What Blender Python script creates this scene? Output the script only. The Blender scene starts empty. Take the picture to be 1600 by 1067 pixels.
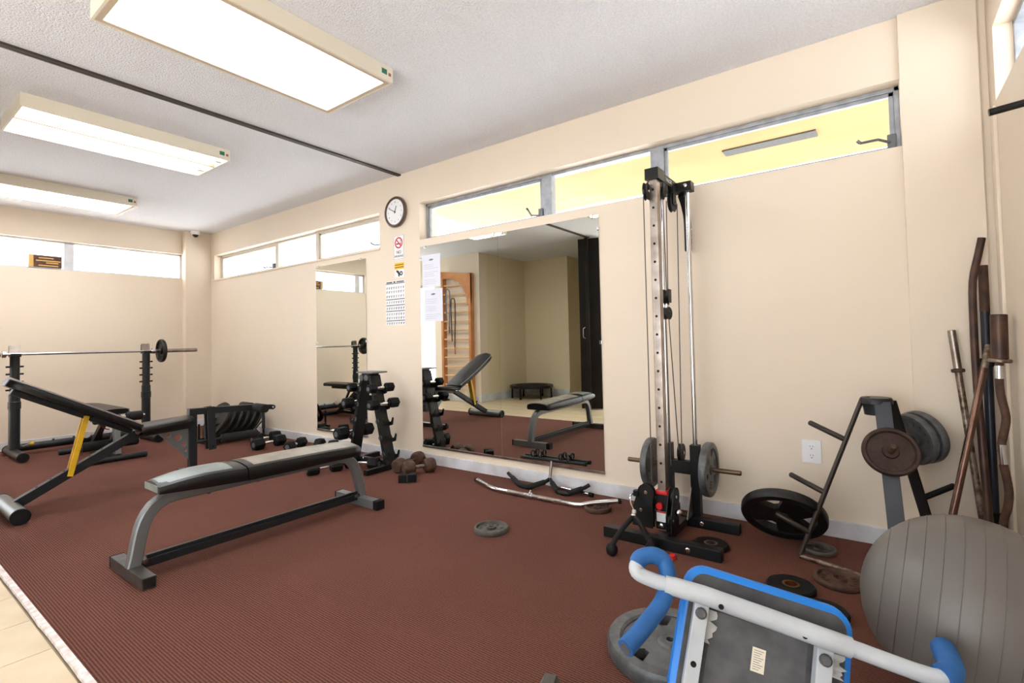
import bpy, bmesh, math, random
from mathutils import Vector as V, Matrix as Mx
random.seed(7)
PI = math.pi
sc = bpy.context.scene
COL = sc.collection

# ------------------------------------------------------------------ camera
F_PX, YAW, PITCH, ROLL = 781.659, -0.631534, 0.029790, -0.020967
def cam_axes():
    cy, sy, cp, sp = math.cos(YAW), math.sin(YAW), math.cos(PITCH), math.sin(PITCH)
    f = V((sy*cp, cy*cp, sp)); r = V((cy, -sy, 0)); u = r.cross(f)
    c, s = math.cos(ROLL), math.sin(ROLL)
    return c*r+s*u, -s*r+c*u, f
_r, _u, _f = cam_axes()
cam = bpy.data.objects.new('camera', bpy.data.cameras.new('camera'))
COL.objects.link(cam)
cam.matrix_world = Mx(((_r.x, _u.x, -_f.x, 7.1810), (_r.y, _u.y, -_f.y, -2.9736), (_r.z, _u.z, -_f.z, 1.0057), (0, 0, 0, 1)))
cam.data.sensor_fit = 'HORIZONTAL'; cam.data.sensor_width = 36.0
cam.data.lens = F_PX*36.0/1600.0
cam.data.shift_y = (509.4-533.5)/1600.0
cam.data.clip_start = 0.05
sc.camera = cam

# ------------------------------------------------------------------ world, sun, exposure
w = bpy.data.worlds.new('world'); sc.world = w; w.use_nodes = True
bg = w.node_tree.nodes['Background']
bg.inputs[0].default_value = (0.90, 0.95, 1.0, 1); bg.inputs[1].default_value = 4.6
sun = bpy.data.objects.new('sun', bpy.data.lights.new('sun', 'SUN')); COL.objects.link(sun)
sun.data.energy = 27.0; sun.data.angle = math.radians(3); sun.data.color = (1, .98, .95)
sun.rotation_euler = V((.25, .42, -.87)).to_track_quat('-Z', 'Y').to_euler()
sun.location = (3, 6, 8)
FIXTURE_EMIT = 13.0
sc.view_settings.view_transform = 'Standard'; sc.view_settings.look = 'None'
sc.view_settings.exposure = 0.0; sc.view_settings.gamma = 1.0; sc.view_settings.use_curve_mapping = False

# ------------------------------------------------------------------ materials
MATS = {}
def lin(c):
    return tuple((x/12.92 if x <= .04045 else ((x+.055)/1.055)**2.4) for x in [v/255 for v in c])
def mat(name, rgb, rough=.5, metal=0.0, var=0.0, vscale=8.0, rgb2=None, bump=0.0, bscale=60.0, spec=.5, emit=0.0, coat=0.0):
    if name in MATS: return MATS[name]
    m = bpy.data.materials.new(name); m.use_nodes = True; nt = m.node_tree; n = nt.nodes; b = n['Principled BSDF']
    col = lin(rgb)
    b.inputs['Base Color'].default_value = (*col, 1); b.inputs['Roughness'].default_value = rough
    b.inputs['Metallic'].default_value = metal; b.inputs['Specular IOR Level'].default_value = spec
    b.inputs['Coat Weight'].default_value = coat
    tc = n.new('ShaderNodeTexCoord')
    if rgb2 or var:
        nz = n.new('ShaderNodeTexNoise'); nz.inputs['Scale'].default_value = vscale; nz.inputs['Detail'].default_value = 5
        nt.links.new(tc.outputs['Object'], nz.inputs['Vector'])
        rp = n.new('ShaderNodeValToRGB')
        a = col; c2 = lin(rgb2) if rgb2 else tuple(min(1, x*(1-var)) for x in col)
        rp.color_ramp.elements[0].position = .36; rp.color_ramp.elements[1].position = .64
        rp.color_ramp.elements[0].color = (*c2, 1); rp.color_ramp.elements[1].color = (*a, 1)
        nt.links.new(nz.outputs['Fac'], rp.inputs['Fac']); nt.links.new(rp.outputs['Color'], b.inputs['Base Color'])
    if bump:
        nb = n.new('ShaderNodeTexNoise'); nb.inputs['Scale'].default_value = bscale; nb.inputs['Detail'].default_value = 3
        nt.links.new(tc.outputs['Object'], nb.inputs['Vector'])
        bp = n.new('ShaderNodeBump'); bp.inputs['Strength'].default_value = bump; bp.inputs['Distance'].default_value = .01
        nt.links.new(nb.outputs['Fac'], bp.inputs['Height']); nt.links.new(bp.outputs['Normal'], b.inputs['Normal'])
    if emit:
        b.inputs['Emission Color'].default_value = (*col, 1); b.inputs['Emission Strength'].default_value = emit
    MATS[name] = m
    return m

def carpet_mat():
    m = bpy.data.materials.new('ribbed_carpet'); m.use_nodes = True; nt = m.node_tree; n = nt.nodes; L = nt.links; b = n['Principled BSDF']
    b.inputs['Roughness'].default_value = .95; b.inputs['Specular IOR Level'].default_value = .1
    tc = n.new('ShaderNodeTexCoord')
    wv = n.new('ShaderNodeTexWave'); wv.wave_type = 'BANDS'; wv.bands_direction = 'Y'
    wv.inputs['Scale'].default_value = 34; wv.inputs['Distortion'].default_value = .6; wv.inputs['Detail'].default_value = 1
    wv.inputs['Detail Scale'].default_value = 8
    L.new(tc.outputs['Object'], wv.inputs['Vector'])
    nz = n.new('ShaderNodeTexNoise'); nz.inputs['Scale'].default_value = 160; nz.inputs['Detail'].default_value = 2
    L.new(tc.outputs['Object'], nz.inputs['Vector'])
    n2 = n.new('ShaderNodeTexNoise'); n2.inputs['Scale'].default_value = 1.3; n2.inputs['Detail'].default_value = 6
    L.new(tc.outputs['Object'], n2.inputs['Vector'])
    rp = n.new('ShaderNodeValToRGB')
    rp.color_ramp.elements[0].position = .15; rp.color_ramp.elements[1].position = .85
    rp.color_ramp.elements[0].color = (*lin((68, 40, 34)), 1); rp.color_ramp.elements[1].color = (*lin((128, 85, 73)), 1)
    ma = n.new('ShaderNodeMath'); ma.operation = 'MULTIPLY_ADD'; ma.inputs[1].default_value = .55
    L.new(nz.outputs['Fac'], ma.inputs[0])
    mb = n.new('ShaderNodeMath'); mb.operation = 'MULTIPLY'; mb.inputs[1].default_value = .5
    L.new(wv.outputs['Fac'], mb.inputs[0]); L.new(mb.outputs[0], ma.inputs[2])
    L.new(ma.outputs[0], rp.inputs['Fac'])
    mx = n.new('ShaderNodeMix'); mx.data_type = 'RGBA'; mx.blend_type = 'MULTIPLY'; mx.inputs['Factor'].default_value = .35
    r2 = n.new('ShaderNodeValToRGB'); r2.color_ramp.elements[0].color = (.62, .6, .6, 1); r2.color_ramp.elements[0].position = .3
    r2.color_ramp.elements[1].position = .7
    L.new(n2.outputs['Fac'], r2.inputs['Fac']); L.new(rp.outputs['Color'], mx.inputs['A']); L.new(r2.outputs['Color'], mx.inputs['B'])
    L.new(mx.outputs['Result'], b.inputs['Base Color'])
    bp = n.new('ShaderNodeBump'); bp.inputs['Strength'].default_value = .5; bp.inputs['Distance'].default_value = .004
    L.new(ma.outputs[0], bp.inputs['Height']); L.new(bp.outputs['Normal'], b.inputs['Normal'])
    return m

def glass_mat(name, tint=(1, 1, 1), refl=.06):
    m = bpy.data.materials.new(name); m.use_nodes = True; nt = m.node_tree; n = nt.nodes; n.clear()
    o = n.new('ShaderNodeOutputMaterial'); t = n.new('ShaderNodeBsdfTransparent'); g = n.new('ShaderNodeBsdfGlossy'); x = n.new('ShaderNodeMixShader')
    t.inputs[0].default_value = (*tint, 1); g.inputs['Roughness'].default_value = .02; x.inputs[0].default_value = refl
    nt.links.new(t.outputs[0], x.inputs[1]); nt.links.new(g.outputs[0], x.inputs[2]); nt.links.new(x.outputs[0], o.inputs[0])
    return m

WALL = mat('cream_wall_paint', (231, 216, 196), .55, var=.03, vscale=1.2, bump=.06, bscale=9)
CEIL = mat('popcorn_ceiling', (238, 240, 246), .9, var=.10, vscale=90, bump=1.0, bscale=110)
TRIMW = mat('white_trim_paint', (222, 224, 230), .45, rgb2=(196, 194, 196), vscale=5)
CARPET = carpet_mat()
TILE = mat('beige_tile', (214, 196, 164), .4, rgb2=(198, 176, 142), vscale=4)
GROUT = mat('grout', (160, 145, 120), .9)
STRIPM = mat('worn_white_strip', (232, 226, 224), .6, rgb2=(204, 186, 178), vscale=30)
ALU = mat('aluminium_frame', (172, 176, 182), .4, .5, rgb2=(150, 155, 162), vscale=20)
GLASS = glass_mat('window_glass', refl=.004)
MIRROR = mat('mirror_silver', (226, 230, 224), 0.0, 1.0)
CHROME = mat('chrome', (214, 214, 216), .14, 1.0)
STEEL = mat('brushed_steel', (168, 158, 150), .35, 1.0, rgb2=(140, 128, 120), vscale=14)
BLACKP = mat('black_powder_coat', (16, 16, 17), .42, 0.0, spec=.3)
CHARP = mat('charcoal_powder_coat', (31, 34, 37), .38, 0.0, spec=.35)
GREYP = mat('gunmetal_paint', (116, 120, 122), .32, .35)
RUBBER = mat('black_rubber', (15, 15, 16), .7, spec=.25)
FOAM = mat('black_foam', (16, 15, 15), .85, bump=.2, bscale=200)
VINYL = mat('black_vinyl', (18, 18, 19), .34, spec=.35, bump=.05, bscale=120)
VINYLG = mat('grey_green_vinyl', (132, 142, 138), .34, rgb2=(112, 122, 118), vscale=10)  # on the head pad top this colour stands for reflected light
VINYLT = mat('taupe_sheen_vinyl', (152, 143, 130), .36, rgb2=(122, 116, 106), vscale=10)  # taupe sheen of the black seat pad put into the colour
IRONG = mat('grey_hammertone_iron', (104, 106, 108), .45, .4, rgb2=(84, 86, 88), vscale=25, bump=.15, bscale=90)
IRONB = mat('black_iron', (24, 24, 25), .45, .2, rgb2=(17, 17, 18), vscale=20, bump=.1, bscale=80)
IRONW = mat('worn_grey_iron', (92, 88, 82), .6, .2, rgb2=(66, 62, 58), vscale=16, bump=.15, bscale=90)
RUST = mat('rusted_iron', (90, 61, 44), .7, .1, rgb2=(60, 41, 32), vscale=26, bump=.2, bscale=80)
RUSTC = mat('rusty_chrome', (150, 138, 124), .4, .6, rgb2=(86, 58, 40), vscale=38)
BROWNP = mat('brown_patina_steel', (88, 62, 50), .42, .5, rgb2=(58, 44, 40), vscale=12)
NAVYP = mat('navy_black_steel', (30, 34, 46), .35, .3)
BLUEF = mat('blue_foam_grip', (38, 106, 176), .6, rgb2=(28, 88, 152), vscale=14)
BLUEV = mat('blue_vinyl', (20, 128, 226), .35)
WHITEP = mat('white_powder_coat', (200, 208, 216), .35, rgb2=(184, 191, 199), vscale=8)
LINING = mat('grey_lining_cloth', (84, 86, 90), .8, rgb2=(66, 68, 72), vscale=18, bump=.1, bscale=60)
TORN = mat('torn_plastic', (188, 190, 192), .5)
BALL = mat('grey_ball_vinyl', (112, 108, 104), .42, rgb2=(102, 98, 94), vscale=3)
REDP = mat('red_plastic', (206, 28, 32), .35)
YELLOWP = mat('yellow_painted_steel', (226, 182, 30), .4, rgb2=(206, 160, 30), vscale=10)
PAPER = mat('white_paper', (238, 238, 240), .7)
PAPERB = mat('bluish_paper', (222, 224, 236), .7)
INK = mat('black_ink', (34, 34, 36), .7)
INKG = mat('grey_ink', (120, 122, 128), .7)
INKR = mat('red_ink', (206, 34, 40), .6)
INKY = mat('yellow_ink', (240, 190, 40), .6)
FIXT = mat('cream_enamel', (226, 218, 200), .45)
DIFF = mat('lit_diffuser', (250, 252, 255), .5, emit=FIXTURE_EMIT)
WOOD = mat('orange_pine', (206, 140, 84), .45, rgb2=(184, 116, 64), vscale=5)
WOODL = mat('pale_dowel', (222, 182, 138), .5)
DARKDOOR = mat('dark_brown_vinyl', (32, 25, 22), .6, rgb2=(24, 19, 17), vscale=4, spec=.15)
TANW = mat('tan_wall_paint', (226, 210, 178), .6)
SOFFIT = mat('yellow_soffit', (162, 132, 84), .8, rgb2=(155, 124, 76), vscale=2)
VENT = mat('grey_vent', (80, 76, 72), .7, rgb2=(64, 60, 56), vscale=30)
GROUNDM = mat('pale_paving', (220, 223, 228), .8)
LEAF = mat('leaf_green', (120, 160, 70), .6, rgb2=(80, 120, 50), vscale=6)
TRACK = mat('dark_bronze', (58, 50, 44), .5)
CLOCKR = mat('dark_wood_rim', (84, 66, 58), .35)
BRICKM = mat('brown_brick', (104, 66, 50), .7, rgb2=(70, 46, 38), vscale=30)
GOLD = mat('gold_trim', (214, 170, 90), .4)
DARKH = mat('dark_hole', (8, 8, 8), .9)
LABELG = mat('grey_label', (88, 90, 94), .6)
GREENL = mat('green_label', (52, 120, 92), .6)
BROWNL = mat('brown_label', (150, 96, 70), .6)

# ------------------------------------------------------------------ mesh builder
def frame_z(d):
    d = V(d).normalized(); a = V((0, 0, 1)) if abs(d.z) < .95 else V((1, 0, 0))
    x = a.cross(d).normalized(); y = d.cross(x)
    return x, y, d
def spline(pts, k=5):
    P = [V(p) for p in pts]; out = []
    for i in range(len(P)-1):
        p0 = P[i-1] if i else P[0]*2-P[1]; p1 = P[i]; p2 = P[i+1]; p3 = P[i+2] if i+2 < len(P) else P[-1]*2-P[-2]
        for j in range(k):
            t = j/k
            out.append(.5*((2*p1)+(p2-p0)*t+(2*p0-5*p1+4*p2-p3)*t*t+(3*p1-p0-3*p2+p3)*t**3))
    out.append(P[-1]); return out
class B:
    def __init__(s): s.bm = bmesh.new()
    def _add(s, vs, fs):
        b = [s.bm.verts.new(v) for v in vs]
        for f in fs:
            try: s.bm.faces.new([b[i] for i in f])
            except ValueError: pass
        return b
    def box(s, lo, hi, bev=0.0, m=None):
        x0, y0, z0 = lo; x1, y1, z1 = hi
        t = bmesh.new()
        vs = [t.verts.new(p) for p in [(x0,y0,z0),(x1,y0,z0),(x1,y1,z0),(x0,y1,z0),(x0,y0,z1),(x1,y0,z1),(x1,y1,z1),(x0,y1,z1)]]
        for f in [(3,2,1,0),(4,5,6,7),(0,1,5,4),(1,2,6,5),(2,3,7,6),(3,0,4,7)]: t.faces.new([vs[i] for i in f])
        if bev: bmesh.ops.bevel(t, geom=t.edges[:], offset=bev, segments=2, profile=.7, affect='EDGES')
        s._merge(t, m); return s
    def _merge(s, t, m=None):
        t.verts.ensure_lookup_table(); t.verts.index_update()
        s._add([(m @ v.co) if m else v.co.copy() for v in t.verts], [[v.index for v in f.verts] for f in t.faces]); t.free()
    def bar(s, p, q, w, h, up=(0, 0, 1), bev=.004):
        """rectangular bar p->q, h measured along up, w across"""
        p, q = V(p), V(q); d = q-p; L = d.length; d.normalize(); u = V(up); u = (u-d*u.dot(d)).normalized(); r = d.cross(u)
        m = Mx(((r.x, d.x, u.x, p.x), (r.y, d.y, u.y, p.y), (r.z, d.z, u.z, p.z), (0, 0, 0, 1)))
        return s.box((-w/2, 0, -h/2), (w/2, L, h/2), bev, m)
    def tube(s, pts, r, n=12, caps=True, smooth=0):
        P = [V(p) for p in pts]
        if smooth: P = spline(P, smooth)
        rs = r if isinstance(r, (list, tuple)) else [r]*len(P)
        if len(rs) != len(P): rs = [rs[0]+(rs[-1]-rs[0])*i/(len(P)-1) for i in range(len(P))]
        x, y, d = frame_z(P[1]-P[0]); rings = []
        for i, p in enumerate(P):
            t = ((P[min(i+1, len(P)-1)]-P[i]).normalized()+(P[i]-P[max(i-1, 0)]).normalized())
            if t.length > 1e-6:
                t.normalize(); x = (x-t*x.dot(t)).normalized(); y = t.cross(x)
            rings.append([p+(x*math.cos(2*PI*k/n)+y*math.sin(2*PI*k/n))*rs[i] for k in range(n)])
        vs = [v for g in rings for v in g]; fs = []
        for i in range(len(P)-1):
            for k in range(n): fs.append((i*n+k, i*n+(k+1) % n, (i+1)*n+(k+1) % n, (i+1)*n+k))
        if caps: fs += [tuple(range(n-1, -1, -1)), tuple(range((len(P)-1)*n, len(P)*n))]
        s._add(vs, fs); return s
    def rect(s, pts, w, h, nrm, smooth=0):
        """rectangular section sweep in the plane with normal nrm: w along nrm, h in plane"""
        P = [V(p) for p in pts]
        if smooth: P = spline(P, smooth)
        N = V(nrm).normalized(); vs = []; fs = []; c = min(w, h)*.12
        prof = [(-w/2+c, -h/2), (w/2-c, -h/2), (w/2, -h/2+c), (w/2, h/2-c), (w/2-c, h/2), (-w/2+c, h/2), (-w/2, h/2-c), (-w/2, -h/2+c)]
        k = len(prof)
        for i, p in enumerate(P):
            t = ((P[min(i+1, len(P)-1)]-P[i]).normalized()+(P[i]-P[max(i-1, 0)]).normalized()).normalized()
            a = t.cross(N).normalized()
            for u, v in prof: vs.append(p+N*u+a*v)
        for i in range(len(P)-1):
            for j in range(k): fs.append((i*k+j, i*k+(j+1) % k, (i+1)*k+(j+1) % k, (i+1)*k+j))
        fs += [tuple(range(k-1, -1, -1)), tuple(range((len(P)-1)*k, len(P)*k))]
        s._add(vs, fs); return s
    def lathe(s, prof, c=(0, 0, 0), axis=(0, 0, 1), n=32, closed=False):
        x, y, d = frame_z(axis); c = V(c); vs = []; fs = []; k = len(prof)
        for i in range(n):
            a = 2*PI*i/n; e = x*math.cos(a)+y*math.sin(a)
            for r, z in prof: vs.append(c+e*r+d*z)
        m = k if closed else k-1
        for i in range(n):
            for j in range(m):
                a, b_ = i*k+j, i*k+(j+1) % k; c_, d_ = ((i+1) % n)*k+(j+1) % k, ((i+1) % n)*k+j
                fs.append((a, d_, c_, b_))
        b = s._add(vs, fs)
        bmesh.ops.remove_doubles(s.bm, verts=b, dist=1e-5)
        return s
    def cyl(s, p, q, r, n=20, bev=.0):
        p, q = V(p), V(q); L = (q-p).length; e = min(bev, L/3)
        return s.lathe([(0, 0), (r-e, 0), (r, e), (r, L-e), (r-e, L), (0, L)], p, q-p, n)
    def ring(s, c, axis, R, r, n=24, k=8):
        return s.lathe([(R+r*math.cos(2*PI*i/k), r*math.sin(2*PI*i/k)) for i in range(k)], c, axis, n, True)
    def prism(s, poly, t, m=None, holes=None):
        """polygon (2d list, ccw) extruded by t in +z, optional matrix"""
        vs = [V((x, y, 0)) for x, y in poly]+[V((x, y, t)) for x, y in poly]; n = len(poly)
        if m: vs = [m @ v for v in vs]
        s._add(vs, [tuple(range(n-1, -1, -1)), tuple(range(n, 2*n))]+[(i, (i+1) % n, n+(i+1) % n, n+i) for i in range(n)]); return s
    def ball(s, c, r, n=20, sc_=(1, 1, 1)):
        t = bmesh.new(); bmesh.ops.create_uvsphere(t, u_segments=n, v_segments=max(8, n//2), radius=r)
        for v in t.verts: v.co = V((v.co.x*sc_[0], v.co.y*sc_[1], v.co.z*sc_[2]))+V(c)
        s._merge(t); return s

ORG = {}
def link(name, me, m, parent):
    o = bpy.data.objects.new(name, me); COL.objects.link(o)
    if m: me.materials.append(m)
    if parent: o.parent = parent
    return o
def part(name, b, m, parent=None, smooth=True, angle=38, org=None):
    """one mesh object; world-space geometry is re-based on the root thing's origin"""
    me = bpy.data.meshes.new(name); bm = b.bm
    bmesh.ops.recalc_face_normals(bm, faces=bm.faces[:])
    o_ = ORG.get(parent.name) if parent else None
    o_ = o_ if o_ is not None else V((0, 0, 0))
    if org is not None: o_ = V(org)
    for v in bm.verts: v.co -= o_
    bm.to_mesh(me); bm.free()
    if smooth:
        me.shade_smooth(); me.set_sharp_from_angle(angle=math.radians(angle))
    o = link(name, me, m, parent)
    if parent is None and org is not None: o.location = org
    ORG[o.name] = o_
    return o
def tag(o, label=None, cat=None, group=None, kind=None):
    if label: o['label'] = label
    if cat: o['category'] = cat
    if group: o['group'] = group
    if kind: o['kind'] = kind
    return o
def thing(name, label, cat, loc=(0, 0, 0), group=None):
    o = bpy.data.objects.new(name, None); COL.objects.link(o); o.location = loc; o.empty_display_size = .05
    ORG[o.name] = V(loc); return tag(o, label, cat, group)
def copy_tree(o, parent=None):
    c = o.copy(); COL.objects.link(c); c.parent = parent
    for ch in list(o.children): copy_tree(ch, c)
    return c
USED = set()
def place(proto, loc, rot=(0, 0, 0), label=None, group=None, m=None):
    """first call moves the prototype itself, later calls move copies"""
    o = proto
    if proto.name in USED: o = copy_tree(proto)
    else: USED.add(proto.name)
    if m is not None: o.matrix_world = Mx.Translation(loc) @ m.to_4x4()
    else: o.location = loc; o.rotation_euler = rot
    if label: o['label'] = label
    if group: o['group'] = group
    return o
def struct(name, b, m, parent=None, smooth=False): return tag(part(name, b, m, parent, smooth), kind='structure')
def text(name, s, size, m, parent, mw, depth=.0006, align='CENTER'):
    cu = bpy.data.curves.new(name, 'FONT'); cu.body = s; cu.size = size; cu.align_x = align; cu.align_y = 'CENTER'; cu.extrude = depth
    to = bpy.data.objects.new(name+'_tmp', cu); COL.objects.link(to)
    dg = bpy.context.evaluated_depsgraph_get(); dg.update()
    me = bpy.data.meshes.new_from_object(to.evaluated_get(dg))
    bpy.data.objects.remove(to); bpy.data.curves.remove(cu)
    o_ = ORG[parent.name] if parent else V((0, 0, 0))
    for v in me.vertices: v.co = (mw @ v.co)-o_
    me.materials.clear(); me.name = name
    return link(name, me, m, parent)
def cut_plate(outer, holes, t):
    cu = bpy.data.curves.new('cut', 'CURVE'); cu.dimensions = '2D'; cu.fill_mode = 'BOTH'; cu.extrude = t/2
    for poly in [outer]+holes:
        sp = cu.splines.new('POLY'); sp.points.add(len(poly)-1); sp.use_cyclic_u = True
        for p_, (x, y) in zip(sp.points, poly): p_.co = (x, y, 0, 1)
    to = bpy.data.objects.new('cut_tmp', cu); COL.objects.link(to)
    dg = bpy.context.evaluated_depsgraph_get(); dg.update(); me = bpy.data.meshes.new_from_object(to.evaluated_get(dg))
    bpy.data.objects.remove(to); bpy.data.curves.remove(cu)
    t_ = bmesh.new(); t_.from_mesh(me); bpy.data.meshes.remove(me); bmesh.ops.remove_doubles(t_, verts=t_.verts[:], dist=1e-5); return t_
def circle2(cx, cy, r, n=18): return [(cx+r*math.cos(2*PI*k/n), cy+r*math.sin(2*PI*k/n)) for k in range(n)]
def on_wall(x, z, y=-.001):      # text / drawing frame on the mirror wall: local x -> +x, local y -> +z, facing the room
    return Mx(((1, 0, 0, x), (0, 0, -1, y), (0, 1, 0, z), (0, 0, 0, 1)))

# ------------------------------------------------------------------ setting: floor, ceiling, walls
H = 2.5; XR = 7.605; ZW0, ZW1 = 1.885, 2.205
struct('floor_carpet', B().box((0, -2.485, -.08), (XR, 0, 0)), CARPET)
fl = struct('floor', B().box((0, -5.45, -.08), (XR, -2.485, -.010)), GROUT)
T = .305
tb = B().box((.0015, .0015, -.010), (T-.0015, T-.0015, -.004), .0012)
t0 = None
for j in range(10):
    for i in range(25):
        x0 = i*T; y1 = -2.512-j*T
        if x0+T > XR or y1-T < -5.45: continue
        if j > 2 and x0 < 1.7: continue
        if t0 is None: t0 = part('tile', tb, TILE, fl, False); o = t0
        else: o = t0.copy(); COL.objects.link(o)
        o.location = (x0, y1-T, 0)
b = B(); N = 90; ye = -2.485
vs = []
random.seed(3)
for i in range(N+1):
    x = XR*i/N; j = random.uniform(-.0016, .0016)
    vs += [(x, ye-.021+j, -.006), (x, ye-.019+j, .003), (x, ye+.001, .005), (x, ye+.003, -.006)]
fs = []
for i in range(N):
    for k in range(3): fs.append((i*4+k, i*4+k+1, i*4+5+k, i*4+4+k))
b._add(vs, fs); struct('trim_1', b, STRIPM)
struct('ceiling', B().box((-.2, -5.5, H), (XR+.2, .2, H+.1)), CEIL)

def wall_boxes(name, boxes, m=WALL):
    b = B()
    for lo, hi in boxes: b.box(lo, hi)
    return struct(name, b, m)
wall_boxes('wall_back', [((-.2, 0, -.05), (XR+.2, .2, ZW0)), ((-.2, 0, ZW1), (XR+.2, .2, H)), ((-.2, 0, ZW0), (.2, .2, ZW1)),
                         ((3.522, 0, ZW0), (4.048, .2, ZW1)), ((7.302, 0, ZW0), (XR+.2, .2, ZW1))])
struct('wall_right_pilaster', B().box((7.302, -.025, 0), (7.575, .0, H), .003), WALL)
struct('wall_left_pilaster', B().box((0, -.30, 0), (.10, 0, H), .003), WALL)
struct('trim_2', B().box((.17, -.012, ZW0-.02), (3.53, 0, ZW0), .003), WALL)
wall_boxes('wall_left', [((-.2, -2.585, -.05), (0, .2, ZW0)), ((-.2, -5.5, ZW1), (0, .2, H)), ((-.2, -.29, ZW0), (0, .2, ZW1)),
                         ((-.2, -2.66, -.05), (0, -2.56, ZW1)), ((-.2, -3.45, -.05), (0, -3.36, ZW1)), ((-.2, -3.36, 2.1), (0, -2.66, ZW1))])
ZR0, ZR1 = 1.955, 2.265
wall_boxes('wall_right', [((XR, -5.5, -.05), (XR+.2, 0, ZR0)), ((XR, -5.5, ZR1), (XR+.2, 0, H)), ((XR, -.14, ZR0), (XR+.2, 0, ZR1)), ((XR, -5.5, ZR0), (XR+.2, -2.2, ZR1))])
wall_boxes('wall_front', [((0, -3.65, -.05), (.08, -3.45, H)), ((.78, -3.65, -.05), (1.83, -3.45, H)), ((.08, -3.65, 2.08), (.78, -3.45, H))])
wall_boxes('wall_alcove', [((1.63, -4.98, -.05), (1.83, -3.65, H)), ((1.63, -4.98, -.05), (2.76, -4.78, H)), ((2.56, -5.5, -.05), (2.76, -4.98, H))], TANW)
wall_boxes('wall_rear', [((2.56, -5.65, -.05), (4.1, -5.45, H)), ((4.1, -5.65, 2.3), (XR+.2, -5.45, H)), ((7.5, -5.65, -.05), (XR+.2, -5.45, 2.3))], TANW)
wall_boxes('wall_light_block', [((3.8, -5.45, -.05), (3.9, -4.3, H))], TANW)  # added unseen wall, keeps the rear daylight out of the alcove
# baseboards
bh = .082
struct('baseboard_back', B().box((.1, -.016, 0), (7.302, 0, bh), .004), TRIMW)
struct('baseboard_pilaster', B().box((7.302, -.04, 0), (XR, -.025, bh), .004), TRIMW)
struct('baseboard_left', B().box((0, -2.56, 0), (.015, -.3, bh), .004).box((.1, -.315, 0), (.115, 0, bh), .004), TRIMW)
struct('baseboard_right', B().box((XR-.015, -5.4, 0), (XR, -.04, bh), .004), TRIMW)
struct('baseboard_front', B().box((.8, -3.45, -.004), (1.83, -3.435, .10), .004), TRIMW)
struct('baseboard_alcove', B().box((1.83, -4.78, -.004), (1.845, -3.435, .13), .004).box((1.83, -4.78, -.004), (2.76, -4.765, .13), .004), TRIMW)
struct('trim_3', B().box((XR-.012, -.15, bh), (XR, -.085, ZR0-.02), .004), WALL)

# ------------------------------------------------------------------ windows
def win(idx, axis, plane, u0, u1, z0, z1, mull, sash, thick=.05, fm=None):
    fm = fm or ALU
    """frame with mullions and one pane per light. axis 'x': along x in plane y=plane; 'y': along y in plane x=plane"""
    root = tag(bpy.data.objects.new('window_%d' % idx, None), kind='structure'); COL.objects.link(root); ORG[root.name] = V((0, 0, 0))
    def P(u, z, d): return (u, plane+d, z) if axis == 'x' else (plane+d, u, z)
    def bx(b, ua, ub, za, zb, d0, d1, bev=.003):
        p, q = P(ua, za, d0), P(ub, zb, d1)
        return b.box([min(a, c) for a, c in zip(p, q)], [max(a, c) for a, c in zip(p, q)], bev)
    fw = .022
    for n_, a in (('frame_head', (u0, u1, z1-fw, z1)), ('frame_sill', (u0, u1, z0, z0+fw*.8)), ('frame_jamb', (u0, u0+fw, z0, z1)), ('frame_jamb', (u1-fw, u1, z0, z1))):
        part(n_, bx(B(), *a, -.02, thick-.02), fm, root, False)
    edges = [u0+fw]
    for c, w_ in mull:
        part('mullion', bx(B(), c-w_/2, c+w_/2, z0+.01, z1-.01, -.026, thick-.02), fm, root, False); edges += [c-w_/2, c+w_/2]
    edges.append(u1-fw)
    for i in range(0, len(edges), 2):
        a, c = edges[i], edges[i+1]; s_ = .020 if (i//2) in sash else .006
        if (i//2) in sash:
            sb = B(); bx(sb, a, c, z1-fw-s_, z1-fw, -.012, .01, .002); bx(sb, a, c, z0+fw*.8, z0+fw*.8+s_*.7, -.012, .01, .002)
            bx(sb, a, a+s_, z0+fw*.8, z1-fw, -.012, .01, .002); bx(sb, c-s_, c, z0+fw*.8, z1-fw, -.012, .01, .002)
            part('sash', sb, fm, root, False)
        part('pane', bx(B(), a+s_*.5, c-s_*.5, z0+fw*.5, z1-fw, -.002, .002, 0), GLASS, root, False)
    return root
w1 = win(1, 'x', .10, .2, 3.522, ZW0, ZW1, [(1.609, .06), (2.416, .05)], (0, 2), fm=mat('cream_window_paint', (206, 200, 188), .45))
w2 = win(2, 'x', .10, 4.048, 7.302, ZW0, ZW1, [(5.285, .085), (6.102, .085)], (0, 2))
w3 = win(3, 'y', -.08, -2.56, -.29, ZW0, ZW1, [(-1.405, .085), (-2.42, .085)], (), fm=TRIMW)
w4 = win(4, 'y', XR+.08, -2.2, -.14, ZR0, ZR1, [(-1.2, .08)], ())
def crank(root, x, z, flip=1, y=.07, arm=((0, 0, 0), (-.06, -.03, .005), (-.08, -.04, .045))):
    b = B().box((x-.014, y-.012, z-.02), (x+.022, y+.02, z+.05), .004)
    cr = part('crank_housing', b, mat('grey_cast_metal', (112, 118, 122), .45, .5), root, False)
    pts = [(x+a*flip, y-.005+c, z+d) for a, c, d in arm]
    h_ = part('crank_arm', B().tube(pts, .0065, 8), MATS['grey_cast_metal'], cr)
    part('crank_knob', B().tube([pts[-1], V(pts[-1])+V((-.012*flip, -.004, .014))], .008, 8), MATS['grey_cast_metal'], cr)
crank(w2, 5.235, ZW0+.025, 1)
crank(w2, 7.262, ZW0+.035, 1, arm=((0, 0, .01), (-.05, -.05, .022), (-.12, -.08, .012)))
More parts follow.
